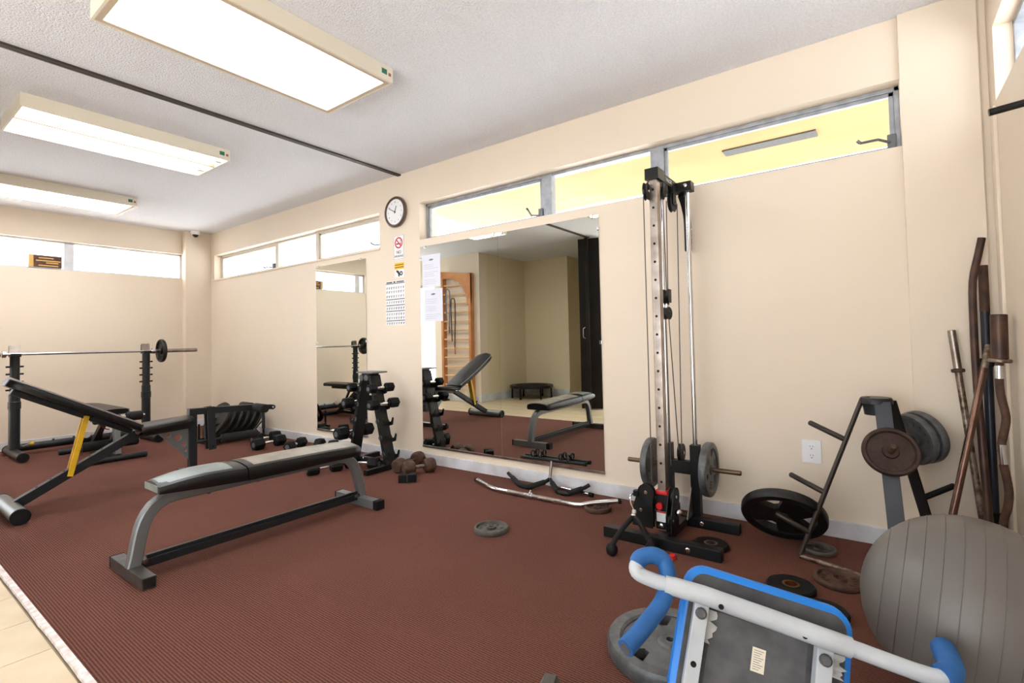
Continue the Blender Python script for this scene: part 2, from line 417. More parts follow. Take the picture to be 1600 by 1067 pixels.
crank(w1, 1.55, ZW0+.03, 1, arm=((0, 0, 0), (-.07, -.03, .012), (-.12, -.04, .002)))
crank(w1, 3.47, ZW0+.05, 1, arm=((0, 0, 0), (-.05, -.03, -.008), (-.09, -.04, .008)))
# glass doors: two far-end ones seen in mirrors, plus unseen rear ones added for daylight
def glass_door(idx, axis, plane, u0, u1, z1):
    root = tag(bpy.data.objects.new('door_%d' % idx, None), kind='structure'); COL.objects.link(root); ORG[root.name] = V((0, 0, 0))
    def bx(ua, ub, za, zb, d): 
        return B().box((ua, plane-d, za), (ub, plane+d, zb), .003 if d > .01 else 0) if axis == 'x' else B().box((plane-d, ua, za), (plane+d, ub, zb), .003 if d > .01 else 0)
    part('door_stile', bx(u0, u0+.05, 0, z1, .02), ALU, root, False); part('door_stile', bx(u1-.05, u1, 0, z1, .02), ALU, root, False)
    part('door_rail', bx(u0+.05, u1-.05, z1-.06, z1, .02), ALU, root, False); part('door_rail', bx(u0+.05, u1-.05, 0, .12, .02), ALU, root, False)
    part('pane', bx(u0+.05, u1-.05, .12, z1-.06, .003), GLASS, root, False)
glass_door(1, 'x', -3.55, .08, .78, 2.08)
glass_door(3, 'x', -5.55, 4.1, 5.8, 2.3)  # added unseen glass behind the camera, daylight for ceiling and walls
glass_door(4, 'x', -5.55, 5.8, 7.5, 2.3)  # other half of the added rear glass, also out of view
glass_door(2, 'y', -.1, -3.36, -2.66, 2.1)

# ------------------------------------------------------------------ outside
SOFX = 2.7
struct('ground_paving', B().box((-14, -14, -.3), (20, 16, -.12)), GROUNDM)
struct('roof_soffit', B().box((SOFX, .2, 2.62), (10, 2.42, 2.7)), SOFFIT)
vt = tag(part('soffit_vent', B().box((6.14, 1.59, 2.608), (6.84, 1.74, 2.62), .002), VENT, None, False, org=(6.5, 1.66, 2.61)), 'grey rectangular vent strip set in the yellow soffit outside the window', 'vent')
def shrub(c, r, n, label):
    random.seed(int(c[0]*10)); b = B(); vs = []; fs = []
    for i in range(n):
        d = V((random.gauss(0, 1), random.gauss(0, 1), random.gauss(0, 1))).normalized()*random.uniform(.6, 1)
        p = V(c)+V((d.x*r[0], d.y*r[1], d.z*r[2])); a = V((random.gauss(0, 1), random.gauss(0, 1), random.gauss(0, .6))).normalized()
        q = a.orthogonal().normalized(); s_ = random.uniform(.09, .16); k = len(vs)
        vs += [p-a*s_, p+q*s_*.4, p+a*s_, p-q*s_*.4]; fs.append((k, k+1, k+2, k+3))
    b._add(vs, fs)
    root = thing('garden_tree', label, 'tree', (c[0], c[1], -.12))
    tag(part('foliage', b, LEAF, root, False), kind='stuff')
    part('trunk', B().tube([(c[0], c[1], -.12), (c[0]+.05, c[1], 1.2), (c[0], c[1], c[2])], [.12, .06], 8), RUST, root)
shrub((4.6, 5.2, 2.35), (1.2, .8, 1.1), 2200, 'leafy green tree outside behind the middle window pane')
shrub((7.4, 5.4, 2.2), (1.5, .8, 1.1), 2200, 'leafy green tree outside behind the cable tower window')
shrub((-.2, -6.6, 1.6), (1.1, .7, 1.3), 2000, 'green tree outside the glass door seen in the mirror')

# ------------------------------------------------------------------ ceiling lights and track
FG = 'ceiling fluorescent fixtures'
def fixture(x0, x1, y0, y1, label, style):
    root = thing('ceiling_light', label, 'ceiling light', ((x0+x1)/2, (y0+y1)/2, H), FG)
    zb = 2.417; t = .012
    part('housing_top', B().box((x0+t, y0+t, H-.02), (x1-t, y1-t, H), .001), FIXT, root, False)
    for lo, hi in (((x0, y0, zb), (x0+t, y1, H)), ((x1-t, y0, zb), (x1, y1, H)), ((x0+t, y0, zb), (x1-t, y0+t, H)), ((x0+t, y1-t, zb), (x1-t, y1, H))):
        part('side_panel', B().box(lo, hi, .002), FIXT, root, False)
    if style == 'lens':
        e = .024
        f = B()
        for lo, hi in (((x0+t, y0+t, zb), (x0+t+e, y1-t, zb+.006)), ((x1-t-e, y0+t, zb), (x1-t, y1-t, zb+.006)), ((x0+t+e, y0+t, zb), (x1-t-e, y0+t+e, zb+.006)), ((x0+t+e, y1-t-e, zb), (x1-t-e, y1-t, zb+.006))):
            f.box(lo, hi, .001)
        part('lens_frame', f, mat('aged_lens_frame', (196, 178, 154), .6), root, False)
        part('diffuser', B().box((x0+t+e, y0+t+e, zb+.003), (x1-t-e, y1-t-e, zb+.008)), DIFF, root, False)
    else:
        xm = (x0+x1)/2+.03
        part('diffuser', B().box((x0+t, y0+t, zb+.012), (xm-.006, y1-t-.05, zb+.02)), DIFF, root, False)
        part('diffuser', B().box((xm+.006, y0+t, zb+.012), (x1-t-.01, y1-t-.03, zb+.02)), DIFF, root, False)
        part('divider', B().box((xm-.008, y0+t, zb+.001), (xm+.008, y1-t, zb+.03), .001), mat('tan_divider', (150, 118, 92), .7), root, False)
        for xx in (x0+.12, x1-.12):
            part('lamp_socket', B().box((xx-.02, y1-t-.045, zb+.01), (xx+.02, y1-t, zb+.05), .003), FIXT, root, False)
    part('maker_label', B().box((x1-.001, y1-.075, zb+.030), (x1+.0008, y1-.04, zb+.058)), GREENL, root, False)
    part('rating_label', B().box((x1-.001, y1-.03, zb+.030), (x1+.0008, y1-.013, zb+.047)), BROWNL, root, False)
fixture(4.51, 5.10, -2.33, -1.178, 'large ceiling light nearest the camera with a flat white diffuser in a cream frame', 'lens')
fixture(2.705, 3.25, -2.34, -1.185, 'cream ceiling light without its cover, a thin divider between two bright lamp bays', 'open')
fixture(.75, 1.30, -2.34, -1.18, 'farthest ceiling light, by the left wall windows', 'lens')
tr = thing('ceiling_track', 'dark bronze folding door track running across the white ceiling', 'track', (3.8, -1.75, H))
part('rail', B().box((3.782, -3.6, H-.014), (3.80, 0, H), .002), TRACK, tr, False)
part('rail', B().box((3.805, -3.6, H-.014), (3.823, 0, H), .002), TRACK, tr, False)
part('slot', B().box((3.80, -3.6, H-.006), (3.805, 0, H)), DARKH, tr, False)

# folding partition stacked at the end of the track
fp = thing('folding_partition', 'dark brown accordion partition folded back, seen in the big mirror', 'partition', (3.82, -3.9, 0))
n = 9
for i in range(n):
    y0 = -3.5-.085*i; a = (3.68, 3.97) if i % 2 == 0 else (3.97, 3.68)
    part('pleat', B().bar((a[0], y0, 1.24), (a[1], y0-.085, 1.24), .012, 2.46, (0, 0, 1), .002), DARKDOOR, fp, False)
part('lead_post', B().box((3.80, -3.49, .01), (3.85, -3.46, 2.47), .004), DARKDOOR, fp, False)
part('pull_handle', B().tube([(3.78, -3.47, 1.02), (3.76, -3.45, 1.04), (3.76, -3.45, 1.16), (3.78, -3.47, 1.18)], .007, 8), STEEL, fp)

# ------------------------------------------------------------------ mirrors
def mirror(label, x0, x1, z0, z1, clips):
    root = thing('wall_mirror', label, 'mirror', ((x0+x1)/2, 0, z0), 'frameless wall mirrors')
    part('mirror_glass', B().box((x0, -.006, z0), (x1, -.0005, z1)), MIRROR, root, False)
    part('bottom_channel', B().box((x0, -.012, z0-.012), (x1, -.0005, z0+.004), .001), STEEL, root, False)
    for x, z in clips: part('clip', B().box((x-.008, -.013, z-.012), (x+.008, -.0005, z+.012), .003), CHROME, root, False)
mirror('left panel of the big mirror pair, papers taped to it', 4.058, 4.892, .145, 1.82, [(4.118, 1.815), (4.855, 1.815), (4.06, 1.722)])
mirror('right panel of the big mirror pair, beside the cable tower', 4.894, 5.728, .145, 1.82, [(4.935, 1.815), (5.68, 1.815), (5.725, 1.73), (5.725, .985)])
mirror('narrow separate mirror behind the dumbbell rack', 2.515, 3.325, .15, 1.81, [(2.556, 1.81), (3.25, 1.81), (2.515, 1.026), (3.325, 1.032)])

# ------------------------------------------------------------------ clock, signs, outlet, camera
c = (3.77, 0, 2.168); R = .137
ck = thing('wall_clock', 'round wall clock with dark rim and white face above the no smoking sign', 'clock', c)
part('case', B().lathe([(0, 0), (R-.006, 0), (R-.002, .02), (R-.012, .034), (R-.012, .026)], c, (0, -1, 0), 40), STEEL, ck)
part('rim', B().lathe([(R-.001, .020), (R, .028), (R-.006, .036), (R-.018, .037), (R-.024, .03), (R-.024, .02)], c, (0, -1, 0), 40), CLOCKR, ck)
part('face', B().cyl((c[0], -.018, c[2]), (c[0], -.027, c[2]), R-.023, 40), PAPER, ck)
for k in range(12):
    a = 2*PI*(k+1)/12
    text('numeral', str(k+1), .021, INKG, ck, on_wall(c[0]+math.sin(a)*.087, c[2]+math.cos(a)*.087, -.0285), .0004)
def hand(name, ang, L, w_):
    a = math.radians(ang); d = V((math.sin(a), 0, math.cos(a)))
    part(name, B().bar(V(c)+V((0, -.0305, 0))-d*.015, V(c)+V((0, -.0305, 0))+d*L, w_, .0015, (0, -1, 0), .0003), INK, ck, False)
hand('hour_hand', 22, .055, .006); hand('minute_hand', 296, .085, .004)
part('hand_pin', B().cyl((c[0], -.029, c[2]), (c[0], -.033, c[2]), .006, 10), INK, ck)

x0, x1, z0, z1 = 3.716, 3.854, 1.747, 1.964
ns = thing('no_smoking_sign', 'white no smoking sign with a red crossed circle', 'sign', ((x0+x1)/2, 0, z0))
part('plate', B().box((x0, -.003, z0), (x1, 0, z1), .001), PAPER, ns, False)
bb = B(); e = .004
for lo, hi in (((x0+e, -.0036, z0+e), (x1-e, -.003, z0+e+.002)), ((x0+e, -.0036, z1-e-.002), (x1-e, -.003, z1-e)), ((x0+e, -.0036, z0+e), (x0+e+.002, -.003, z1-e)), ((x1-e-.002, -.0036, z0+e), (x1-e, -.003, z1-e))): bb.box(lo, hi)
part('border', bb, INKG, ns, False)
cx, cz = (x0+x1)/2, 1.895; ci = B()
ci.lathe([(.038, 0), (.05, 0), (.05, .0008), (.038, .0008)], (cx, -.003, cz), (0, -1, 0), 36, True)
part('prohibition_ring', ci, INKR, ns, False)
part('prohibition_bar', B().bar((cx-.03, -.0042, cz+.03), (cx+.03, -.0042, cz-.03), .011, .0012, (0, -1, 0), 0), INKR, ns, False)
part('cigarette', B().box((cx-.032, -.0038, cz-.014), (cx+.02, -.003, cz-.004)).box((cx+.023, -.0038, cz-.014), (cx+.03, -.003, cz-.004)), INK, ns, False)
part('smoke_curl', B().tube([(cx+.027, -.0036, cz), (cx+.022, -.0036, cz+.01), (cx+.03, -.0036, cz+.018), (cx+.022, -.0036, cz+.026)], .0016, 6, smooth=3), INK, ns)
text('lettering', 'NO', .038, INK, ns, on_wall(cx, 1.810, -.0034)); text('lettering', 'SMOKING', .026, INK, ns, on_wall(cx, 1.775, -.0034))

x0, x1, z0, z1 = 3.727, 3.851, 1.588, 1.716
cs = thing('surveillance_sign', 'small sign with a yellow band above a black camera picture', 'sign', ((x0+x1)/2, 0, z0))
part('plate', B().box((x0, -.003, z0), (x1, 0, z1), .001), PAPER, cs, False)
part('yellow_band', B().box((x0, -.0038, z1-.055), (x1, -.003, z1)), INKY, cs, False)
part('band_line', B().box((x0+.006, -.0044, z1-.020), (x1-.006, -.0038, z1-.014)), INK, cs, False)
part('band_line', B().box((x0+.006, -.0044, z1-.041), (x1-.006, -.0038, z1-.035)), INK, cs, False)
cx = (x0+x1)/2
part('camera_picture', B().prism([(-.036, .032), (-.004, .016), (.004, -.006), (.002, -.03), (-.012, -.03), (-.016, -.004), (-.04, .016)], .0006, on_wall(cx, 1.625, -.0036)), INK, cs, False)
part('camera_picture', B().lathe([(.009, 0), (.02, 0), (.02, .0006), (.009, .0006)], (cx+.022, -.003, 1.622), (0, -1, 0), 20, True), INK, cs, False)

x0, x1, z0, z1 = 3.602, 3.856, 1.168, 1.562
po = thing('exercise_chart', 'white exercise chart with rows of small figures under the signs', 'poster', ((x0+x1)/2, 0, z0))
part('sheet', B().box((x0, -.002, z0), (x1, 0, z1)), PAPER, po, False)
bb = B(); random.seed(11)
for zz in (1.536, 1.395, 1.342, 1.290, 1.205): part('heading_bar', B().box((x0+.004, -.0026, zz), (x1-.004, -.002, zz+.006)), INK, po, False)
bb = B(); rows = [1.50, 1.465, 1.425, 1.372, 1.318, 1.266, 1.232, 1.184]
for zz in rows:
    for k in range(8):
        xx = x0+.018+k*.031; q = random.uniform(.004, .008)
        bb.box((xx-q, -.0026, zz-.010), (xx+q*.4, -.002, zz+.006)).box((xx-.002, -.0026, zz+.002), (xx+q+.003, -.002, zz+.009))
tag(part('figures', bb, INKG, po, False), kind='stuff')
part('title', B().box((x0+.01, -.0026, 1.546), (x0+.09, -.002, 1.556)).box((x0+.105, -.0026, 1.545), (x0+.13, -.002, 1.558)).box((x0+.145, -.0026, 1.547), (x1-.012, -.002, 1.556)), INK, po, False)

def notice(label, px, z0, z1, seed):
    root = thing('paper_notice', label, 'paper', ((px[0]+px[1])/2, -.0065, z0), 'notices on the mirror')
    x0, x1 = px; part('sheet', B().box((x0, -.0075, z0), (x1, -.0063, z1)), PAPERB, root, False)
    xm = (x0+x1)/2; part('letterhead', B().prism([(-.03, 0), (-.01, .009), (.012, .010), (.03, .002), (.008, -.006), (-.012, -.005)], .0005, on_wall(xm, z1-.045, -.0077)), INKG, root, False)
    bb = B(); random.seed(seed)
    for k in range(11):
        zz = z1-.085-k*.016
        if k % 4 == 3: continue
        bb.box((x0+.02, -.008, zz), (x1-.02-random.uniform(0, .06), -.0075, zz+.0025))
    tag(part('text_lines', bb, mat('pale_grey_ink', (176, 178, 188), .7), root, False), kind='stuff')
notice('upper paper notice taped to the left edge of the big mirror', (4.083, 4.292), 1.468, 1.742, 2)
notice('lower paper notice taped to the left edge of the big mirror', (4.100, 4.312), 1.182, 1.452, 5)

ol = thing('wall_outlet', 'white duplex power outlet low on the wall left of the plate tree', 'outlet', (6.886, 0, .352))
part('cover_plate', B().box((6.843, -.006, .352), (6.928, 0, .468), .003), PAPER, ol, False)
for zc in (.433, .388):
    s_ = part('socket', B().cyl((6.886, -.006, zc), (6.886, -.009, zc), .017, 20), PAPER, ol)
    for dx, w_, h_ in ((-.006, .002, .008), (.006, .002, .007)):
        part('slot', B().box((6.886+dx-w_/2, -.0095, zc+.004-h_/2), (6.886+dx+w_/2, -.009, zc+.004+h_/2)), INK, s_, False)
    part('slot', B().cyl((6.886, -.009, zc-.008), (6.886, -.0095, zc-.008), .0028, 8), INK, s_, False)

dc = thing('security_camera', 'small white dome security camera on the ceiling in the far corner', 'camera', (.14, -.2, H))
part('mount', B().lathe([(0, 0), (.052, 0), (.055, -.01), (.05, -.04), (.04, -.045), (0, -.045)], (.14, -.2, H), (0, 0, 1), 24), PAPER, dc)
part('dome', B().lathe([(0, -.078), (.018, -.073), (.03, -.06), (.034, -.044), (0, -.043)], (.14, -.2, H), (0, 0, 1), 24), IRONB, dc)

bk = thing('patterned_block', 'brown and gold patterned block on the left window ledge', 'ornament', (-.03, -1.6, ZW0+.018))
part('body', B().box((-.055, -1.735, 1.903), (-.02, -1.47, 2.03), .003), BRICKM, bk, False)
part('side_band', B().box((-.022, -1.735, 1.903), (-.014, -1.70, 2.03), .001), GOLD, bk, False)
for yy, zz, l_ in ((-1.66, 1.995, .12), (-1.68, 1.966, .20), (-1.60, 1.945, .10), (-1.66, 1.915, .16)):
    part('inlay_strip', B().box((-.022, yy, zz), (-.016, yy+l_, zz+.012), .001), GOLD, bk, False)

# dark bar on the right wall
bp_ = thing('wall_bar', 'black steel bar sticking out of the right wall near the window', 'bar', (XR, -1.2, 1.575))
part('bar', B().tube([(7.432, -1.2, 1.572), (XR-.004, -1.2, 1.588)], .0095, 12), BLACKP, bp_)
part('flange', B().cyl((XR-.008, -1.2, 1.588), (XR, -1.2, 1.588), .03, 16), BLACKP, bp_)

# ------------------------------------------------------------------ padded cushions
def cushion(stations, z0_of, thick, segs=10, dome=.012, r=.02):
    """pad lofted along stations [(centre, half_width)], local frame given by callables; returns B. Each station: (p, across, up, hw)"""
    b = B(); rings = []
    for stn in stations:
        p, a, u, hw = stn[:4]; p, a, u = V(p), V(a).normalized(), V(u).normalized(); ring = []
        t = stn[4] if len(stn) > 4 else thick; rr = min(r, t*.45)
        pts = [(-hw+rr*.3, 0), (-hw, rr*.6), (-hw, t-rr), (-hw+rr*.35, t-rr*.3), (-hw+rr*1.2, t)]
        for k in range(1, segs): 
            s_ = -1+2*k/segs; pts.append((s_*(hw-rr*1.2), t+dome*(1-s_*s_)))
        pts += [(hw-rr*1.2, t), (hw-rr*.35, t-rr*.3), (hw, t-rr), (hw, rr*.6), (hw-rr*.3, 0)]
        rings.append([p+a*x+u*y for x, y in pts])
    k = len(rings[0]); vs = [v for g in rings for v in g]; fs = []
    for i in range(len(rings)-1):
        for j in range(k): fs.append((i*k+j, i*k+(j+1) % k, (i+1)*k+(j+1) % k, (i+1)*k+j))
    fs += [tuple(range(k-1, -1, -1)), tuple(range((len(rings)-1)*k, len(rings)*k))]
    b._add(vs, fs); return b
def bolt(name, p, d, r, parent, m=CHROME, L=.006):
    p = V(p); d = V(d).normalized(); return part(name, B().lathe([(0, -.002), (r, -.002), (r, L*.6), (r*.7, L), (0, L)], p, d, 12), m, parent)

# ------------------------------------------------------------------ flat bench
X = 4.50
fbn = thing('flat_bench', 'flat weight bench with grey arched steel frame and black pad in the foreground', 'bench', (X, -1.55, 0))
UPZ = (0, 0, 1)
PADS = [(-1.06, .340, .115, .048), (-1.075, .336, .125, .055), (-1.12, .336, .130, .060), (-1.3, .338, .132, .066), (-1.5, .338, .132, .070), (-1.70, .341, .130, .070), (-1.735, .342, .130, .068)]
PADH = [(-1.742, .343, .130, .066), (-1.80, .346, .128, .068), (-1.92, .352, .122, .066), (-2.0, .357, .114, .056), (-2.06, .360, .104, .045), (-2.095, .361, .094, .038), (-2.105, .362, .088, .034)]
for nm, tp_, pads, tm in (('seat_pad', 'seat_pad_sheen', PADS, VINYLT), ('head_pad', 'head_pad_sheen', PADH, VINYLG)):
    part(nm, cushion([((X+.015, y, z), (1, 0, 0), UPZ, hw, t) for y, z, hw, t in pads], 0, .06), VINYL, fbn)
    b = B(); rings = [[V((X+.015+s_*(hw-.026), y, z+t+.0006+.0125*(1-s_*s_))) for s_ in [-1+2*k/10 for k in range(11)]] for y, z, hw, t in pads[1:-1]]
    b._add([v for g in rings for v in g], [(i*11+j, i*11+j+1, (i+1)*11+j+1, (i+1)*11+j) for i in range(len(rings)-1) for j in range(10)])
    part(tp_, b, tm, fbn)   # sheen on the black cushion tops painted as a lighter skin
part('end_patch', B().box((X-.062, -2.1085, .366), (X+.088, -2.104, .396), .002), VINYLG, fbn, False)
arch = [(X, -2.172, .045), (X, -2.16, .10), (X, -2.148, .17), (X, -2.13, .235), (X, -2.095, .29), (X, -2.04, .318), (X, -1.96, .322), (X, -1.8, .321), (X, -1.5, .319), (X, -1.2, .315), (X, -1.12, .310), (X, -1.06, .29), (X, -1.02, .245), (X, -.995, .18), (X, -.975, .10), (X, -.968, .05)]
part('arch_frame', B().rect(arch, .05, .052, (1, 0, 0), 2), GREYP, fbn)
part('base_rail', B().bar((X, -2.15, .052), (X, -.985, .052), .045, .036, UPZ, .003), CHARP, fbn, False)
part('rail_ridge', B().bar((X, -2.12, .077), (X, -1.0, .077), .018, .014, UPZ, .002), CHARP, fbn, False)
for yy, xa, xb in ((-2.17, 4.292, 4.69), (-.985, 4.295, 4.705)):
    ft = part('foot', B().box((xa, yy-.026, .002), (xb, yy+.026, .052), .003), mat('worn_gunmetal', (84, 80, 76), .4, .4, rgb2=(64, 62, 60), vscale=16) if yy < -2 else GREYP, fbn, False)
    part('end_cap', B().box((xa-.008, yy-.027, .001), (xa+.004, yy+.027, .053), .003), RUBBER, ft, False)
    if yy > -2: part('end_cap', B().box((xb-.03, yy-.029, .001), (xb+.008, yy+.029, .055), .003), RUBBER, ft, False)
    else: part('open_end', B().box((xb-.002, yy-.021, .007), (xb+.0006, yy+.021, .047)), DARKH, ft, False)
for yy in (-2.13, -1.02): bolt('bolt', (X+.024, yy, .062), (1, 0, 0), .011, fbn, RUST)
for yy in (-1.86, -1.62, -1.36): bolt('bolt', (X, yy, .294), (0, 0, -1), .008, fbn, BLACKP)

# ------------------------------------------------------------------ adjustable bench
X = 2.87
ab = thing('adjustable_bench', 'black incline bench with a raised backrest and a yellow adjuster strut', 'bench', (X, -1.8, 0))
part('front_foot', B().cyl((2.60, -2.305, .046), (3.125, -2.305, .046), .044, 24, .004), GREYP, ab)
for xe, d in ((2.60, -1), (3.125, 1)): part('foot_cap', B().cyl((xe-.002*d, -2.305, .046), (xe+.02*d, -2.305, .046), .046, 24, .004), RUBBER, ab)
part('main_rail', B().bar((X, -2.29, .062), (X, -1.62, .425), .05, .055, (0, -.5, .9)), CHARP, ab, False)
d_ = (V((X, -1.62, .425))-V((X, -2.29, .062))).normalized(); nrm = V((0, -d_.z, d_.y))
for k in range(7):
    p = V((X, -2.29, .062))+d_*(.13+.075*k)+nrm*.0275
    part('notch', B().cyl(p, p+nrm*.001, .008, 10), DARKH, ab)
part('seat_rail', B().bar((X, -1.66, .398), (X, -1.29, .415), .05, .05), CHARP, ab, False)
part('rear_post', B().box((X-.026, -1.328, .045), (X+.026, -1.276, .535), .004), CHARP, ab, False)
part('rear_foot', B().box((2.64, -1.325, .002), (3.10, -1.275, .048), .006), CHARP, ab, False)
gz = Mx(((0, 0, 1, X-.004), (1, 0, 0, 0), (0, 1, 0, 0), (0, 0, 0, 1)))
_g = B(); _g._merge(cut_plate([(-1.55, .395), (-1.328, .15), (-1.328, .395)], [circle2(-1.465, .358, .018), circle2(-1.40, .328, .026), circle2(-1.358, .268, .017), circle2(-1.352, .222, .012)], .008), gz)
part('gusset', _g, GREYP, ab, False)
st = [((X, y, z), (1, 0, 0), (0, -.05, 1), hw) for y, z, hw in [(-1.665, .415, .12), (-1.65, .413, .13), (-1.5, .422, .14), (-1.38, .43, .125), (-1.325, .436, .09), (-1.315, .437, .08)]]
part('seat', cushion(st, 0, .042, r=.014, dome=.008), VINYL, ab)
A0, A1 = V((X, -1.67, .425)), V((X, -2.345, .80)); dd = (A1-A0).normalized(); un = V((0, -dd.z, dd.y)); un = -un if un.z < 0 else un
st = [(A0+dd*t, (1, 0, 0), un, hw) for t, hw in [(0, .10), (.012, .115), (.15, .135), (.35, .14), (.55, .135), (.68, .125), (.74, .105), (.765, .08), (.772, .06)]]
part('backrest', cushion(st, 0, .05, r=.016, dome=.008), VINYL, ab)
part('backrest_piping', B().tube([A0+dd*t+un*.046+V((hw, 0, 0)) for t, hw in [(.02, .117), (.15, .136), (.35, .141), (.55, .136), (.68, .126), (.74, .107), (.768, .07), (.774, 0), (.768, -.07), (.74, -.107), (.68, -.126), (.35, -.141), (.02, -.117)]], .004, 6), mat('grey_piping', (130, 124, 124), .4), ab)
part('backrest_rail', B().bar(A0+dd*.02-un*.018, A0+dd*.72-un*.018, .045, .034, un), CHARP, ab, False)
part('hinge', B().cyl((X-.05, -1.668, .415), (X+.05, -1.668, .415), .016, 14, .002), CHROME, ab)
part('adjuster_strut', B().bar((X+.012, -1.95, .565), (X+.012, -2.035, .185), .05, .008, (0, 1, -.2), .002).bar((X-.014, -1.95, .565), (X-.014, -2.035, .185), .006, .03, (0, 1, -.2), .001).bar((X+.036, -1.95, .565), (X+.036, -2.035, .185), .006, .03, (0, 1, -.2), .001), YELLOWP, ab, False)
part('strut_slot', B().bar((X+.014, -1.954, .535), (X+.014, -1.965, .49), .012, .0092, (0, 1, -.2), 0), DARKH, ab, False)
part('pull_cord', B().tube([(X, -1.89, .54), (X, -1.87, .49), (X+.005, -1.84, .46), (X+.005, -1.82, .455)], .004, 6, smooth=4), mat('dark_red_cord', (90, 30, 28), .6), ab)
# leg developer
ld = part('leg_arm', B().bar((X, -1.33, .512), (X, -.80, .488), .05, .05), CHARP, ab, False)
part('arm_tip', B().prism([(-.81, .470), (-.665, .452), (-.648, .462), (-.645, .475), (-.652, .488), (-.67, .494), (-.81, .512)], .03, Mx(((0, 0, 1, X-.015), (1, 0, 0, 0), (0, 1, 0, 0), (0, 0, 0, 1)))), CHARP, ld, False)
part('tip_hole', B().cyl((X-.016, -.668, .473), (X+.016, -.668, .473), .007, 10), PAPER, ld)
part('hanging_bracket', B().bar((X+.028, -1.18, .535), (X+.034, -1.17, .20), .055, .012, (1, 0, 0), .002), CHARP, ld, False)
part('hanging_bracket', B().bar((X-.028, -1.18, .535), (X-.022, -1.17, .20), .055, .012, (1, 0, 0), .002), CHARP, ld, False)
part('bracket_hole', B().cyl((X+.04, -1.168, .225), (X+.0425, -1.168, .225), .008, 10), DARKH, ld)
part('foam_roller', B().lathe([(0, 0), (.03, 0), (.036, .008), (.036, .16), (.03, .168), (0, .168)], (X+.03, -.83, .49), (1, 0, 0), 20), FOAM, ld)
part('foam_roller', B().lathe([(0, 0), (.03, 0), (.036, .008), (.036, .16), (.03, .168), (0, .168)], (X-.03, -.83, .49), (-1, 0, 0), 20), FOAM, ld)
part('drop_bar', B().tube([(X, -.75, .47), (X, -.745, .30)], .014, 10), CHARP, ld)
part('shin_bar', B().tube([(X, -1.28, .27), (X, -.78, .265)], .012, 10), CHARP, ab)
part('foam_roller', B().cyl((X, -1.09, .269), (X, -.80, .266), .034, 20, .006), FOAM, ab)

# ------------------------------------------------------------------ barbell rack by the left wall
X = .55
rk = thing('barbell_rack', 'charcoal two-post barbell rack by the left wall', 'rack', (X, -1.4, 0))
for y in (-1.925, -.868):
    ft = part('foot', B().cyl((.28, y, .045), (.92, y, .045), .04, 20, .004), CHARP, rk)
    part('foot_cap', B().cyl((.905, y, .045), (.935, y, .045), .043, 20, .004), RUBBER, ft)
    part('foot_cap', B().cyl((.265, y, .045), (.295, y, .045), .043, 20, .004), RUBBER, ft)
    po_ = part('post', B().cyl((X, y, .08), (X, y, .60), .042, 20, .002), CHARP, rk)
    part('post_upper', B().cyl((X, y, .57), (X, y, .955), .036, 20, .002), CHARP, po_)
    part('collar', B().cyl((X, y, .46), (X, y, .53), .047, 20, .004), CHARP, po_)
    for z in (.88, .81, .735, .66): part('spotter_peg', B().cyl((X, y-.062, z-.02), (X, y+.062, z-.02), .009, 10, .002), BLACKP, po_)
    cp = part('bar_cup', B().prism([(-.05, 0), (.05, 0), (.05, .03), (.03, .012), (-.012, .012), (-.03, .10), (-.048, .10)], .075, Mx(((1, 0, 0, X), (0, 0, -1, y+.0375), (0, 1, 0, .952), (0, 0, 0, 1)))), BLACKP, rk, False)
    part('wear_plate', B().bar((X-.004, y, .968), (X-.024, y, 1.062), .078, .006, (1, 0, .2), .001), STEEL, cp, False)
part('cross_tube', B().cyl((.42, -1.9, .07), (.42, -.89, .07), .036, 18), CHARP, rk)
for y in (-1.62, -1.46, -1.1): bolt('bolt', (.42, y, .106), (0, 0, 1), .01, rk, BLACKP, .012)
part('spring_pin', B().tube([(X+.03, -1.87, .10), (X+.04, -1.82, .118)], .006, 8), CHROME, rk)
part('pin_knob', B().ball((X+.04, -1.81, .12), .02, 14), YELLOWP, rk)
bar_ = thing('barbell', 'chrome barbell lying on the rack cups by the left wall', 'barbell', (X, -1.4, .978))
part('shaft', B().cyl((X, -2.01, .978), (X, -.80, .978), .013, 14), CHROME, bar_)
part('sleeve', B().cyl((X, -.78, .978), (X, -.352, .978), .021, 16, .002), STEEL, bar_)
part('collar_ring', B().cyl((X, -.815, .978), (X, -.785, .978), .033, 16, .003), CHROME, bar_)
part('sleeve', B().cyl((X, -2.448, .978), (X, -2.02, .978), .021, 16, .002), STEEL, bar_)
part('collar_ring', B().cyl((X, -2.015, .978), (X, -1.985, .978), .033, 16, .003), CHROME, bar_)

# ------------------------------------------------------------------ utility bench in front of the rack
ub = thing('utility_bench', 'low black bench with foam leg rollers standing in front of the barbell rack', 'bench', (1.25, -1.42, 0))
Y = -1.42
st = [((x, Y, z), (0, 1, 0), UPZ, hw) for x, z, hw in [(.62, .41, .10), (.64, .41, .12), (.9, .41, .125), (1.3, .41, .125), (1.5, .41, .12), (1.54, .41, .10)]]
part('seat_pad', cushion(st, 0, .045, r=.014, dome=.006), VINYL, ub)
part('spine', B().bar((.70, Y, .39), (1.60, Y, .39), .05, .04), CHARP, ub, False)
part('front_leg', B().bar((1.55, Y, .38), (1.60, Y, .06), .045, .06, (1, 0, 0)), GREYP, ub, False)
part('rear_leg', B().bar((1.30, Y, .375), (.86, Y, .05), .045, .05, (1, 0, 1)), CHARP, ub, False)
part('rear_leg_brace', B().bar((1.15, Y+.03, .38), (.98, Y+.03, .12), .02, .03, (1, 0, 1)), CHARP, ub, False)
part('base_rail', B().bar((.82, Y, .045), (1.62, Y, .045), .05, .04), CHARP, ub, False)
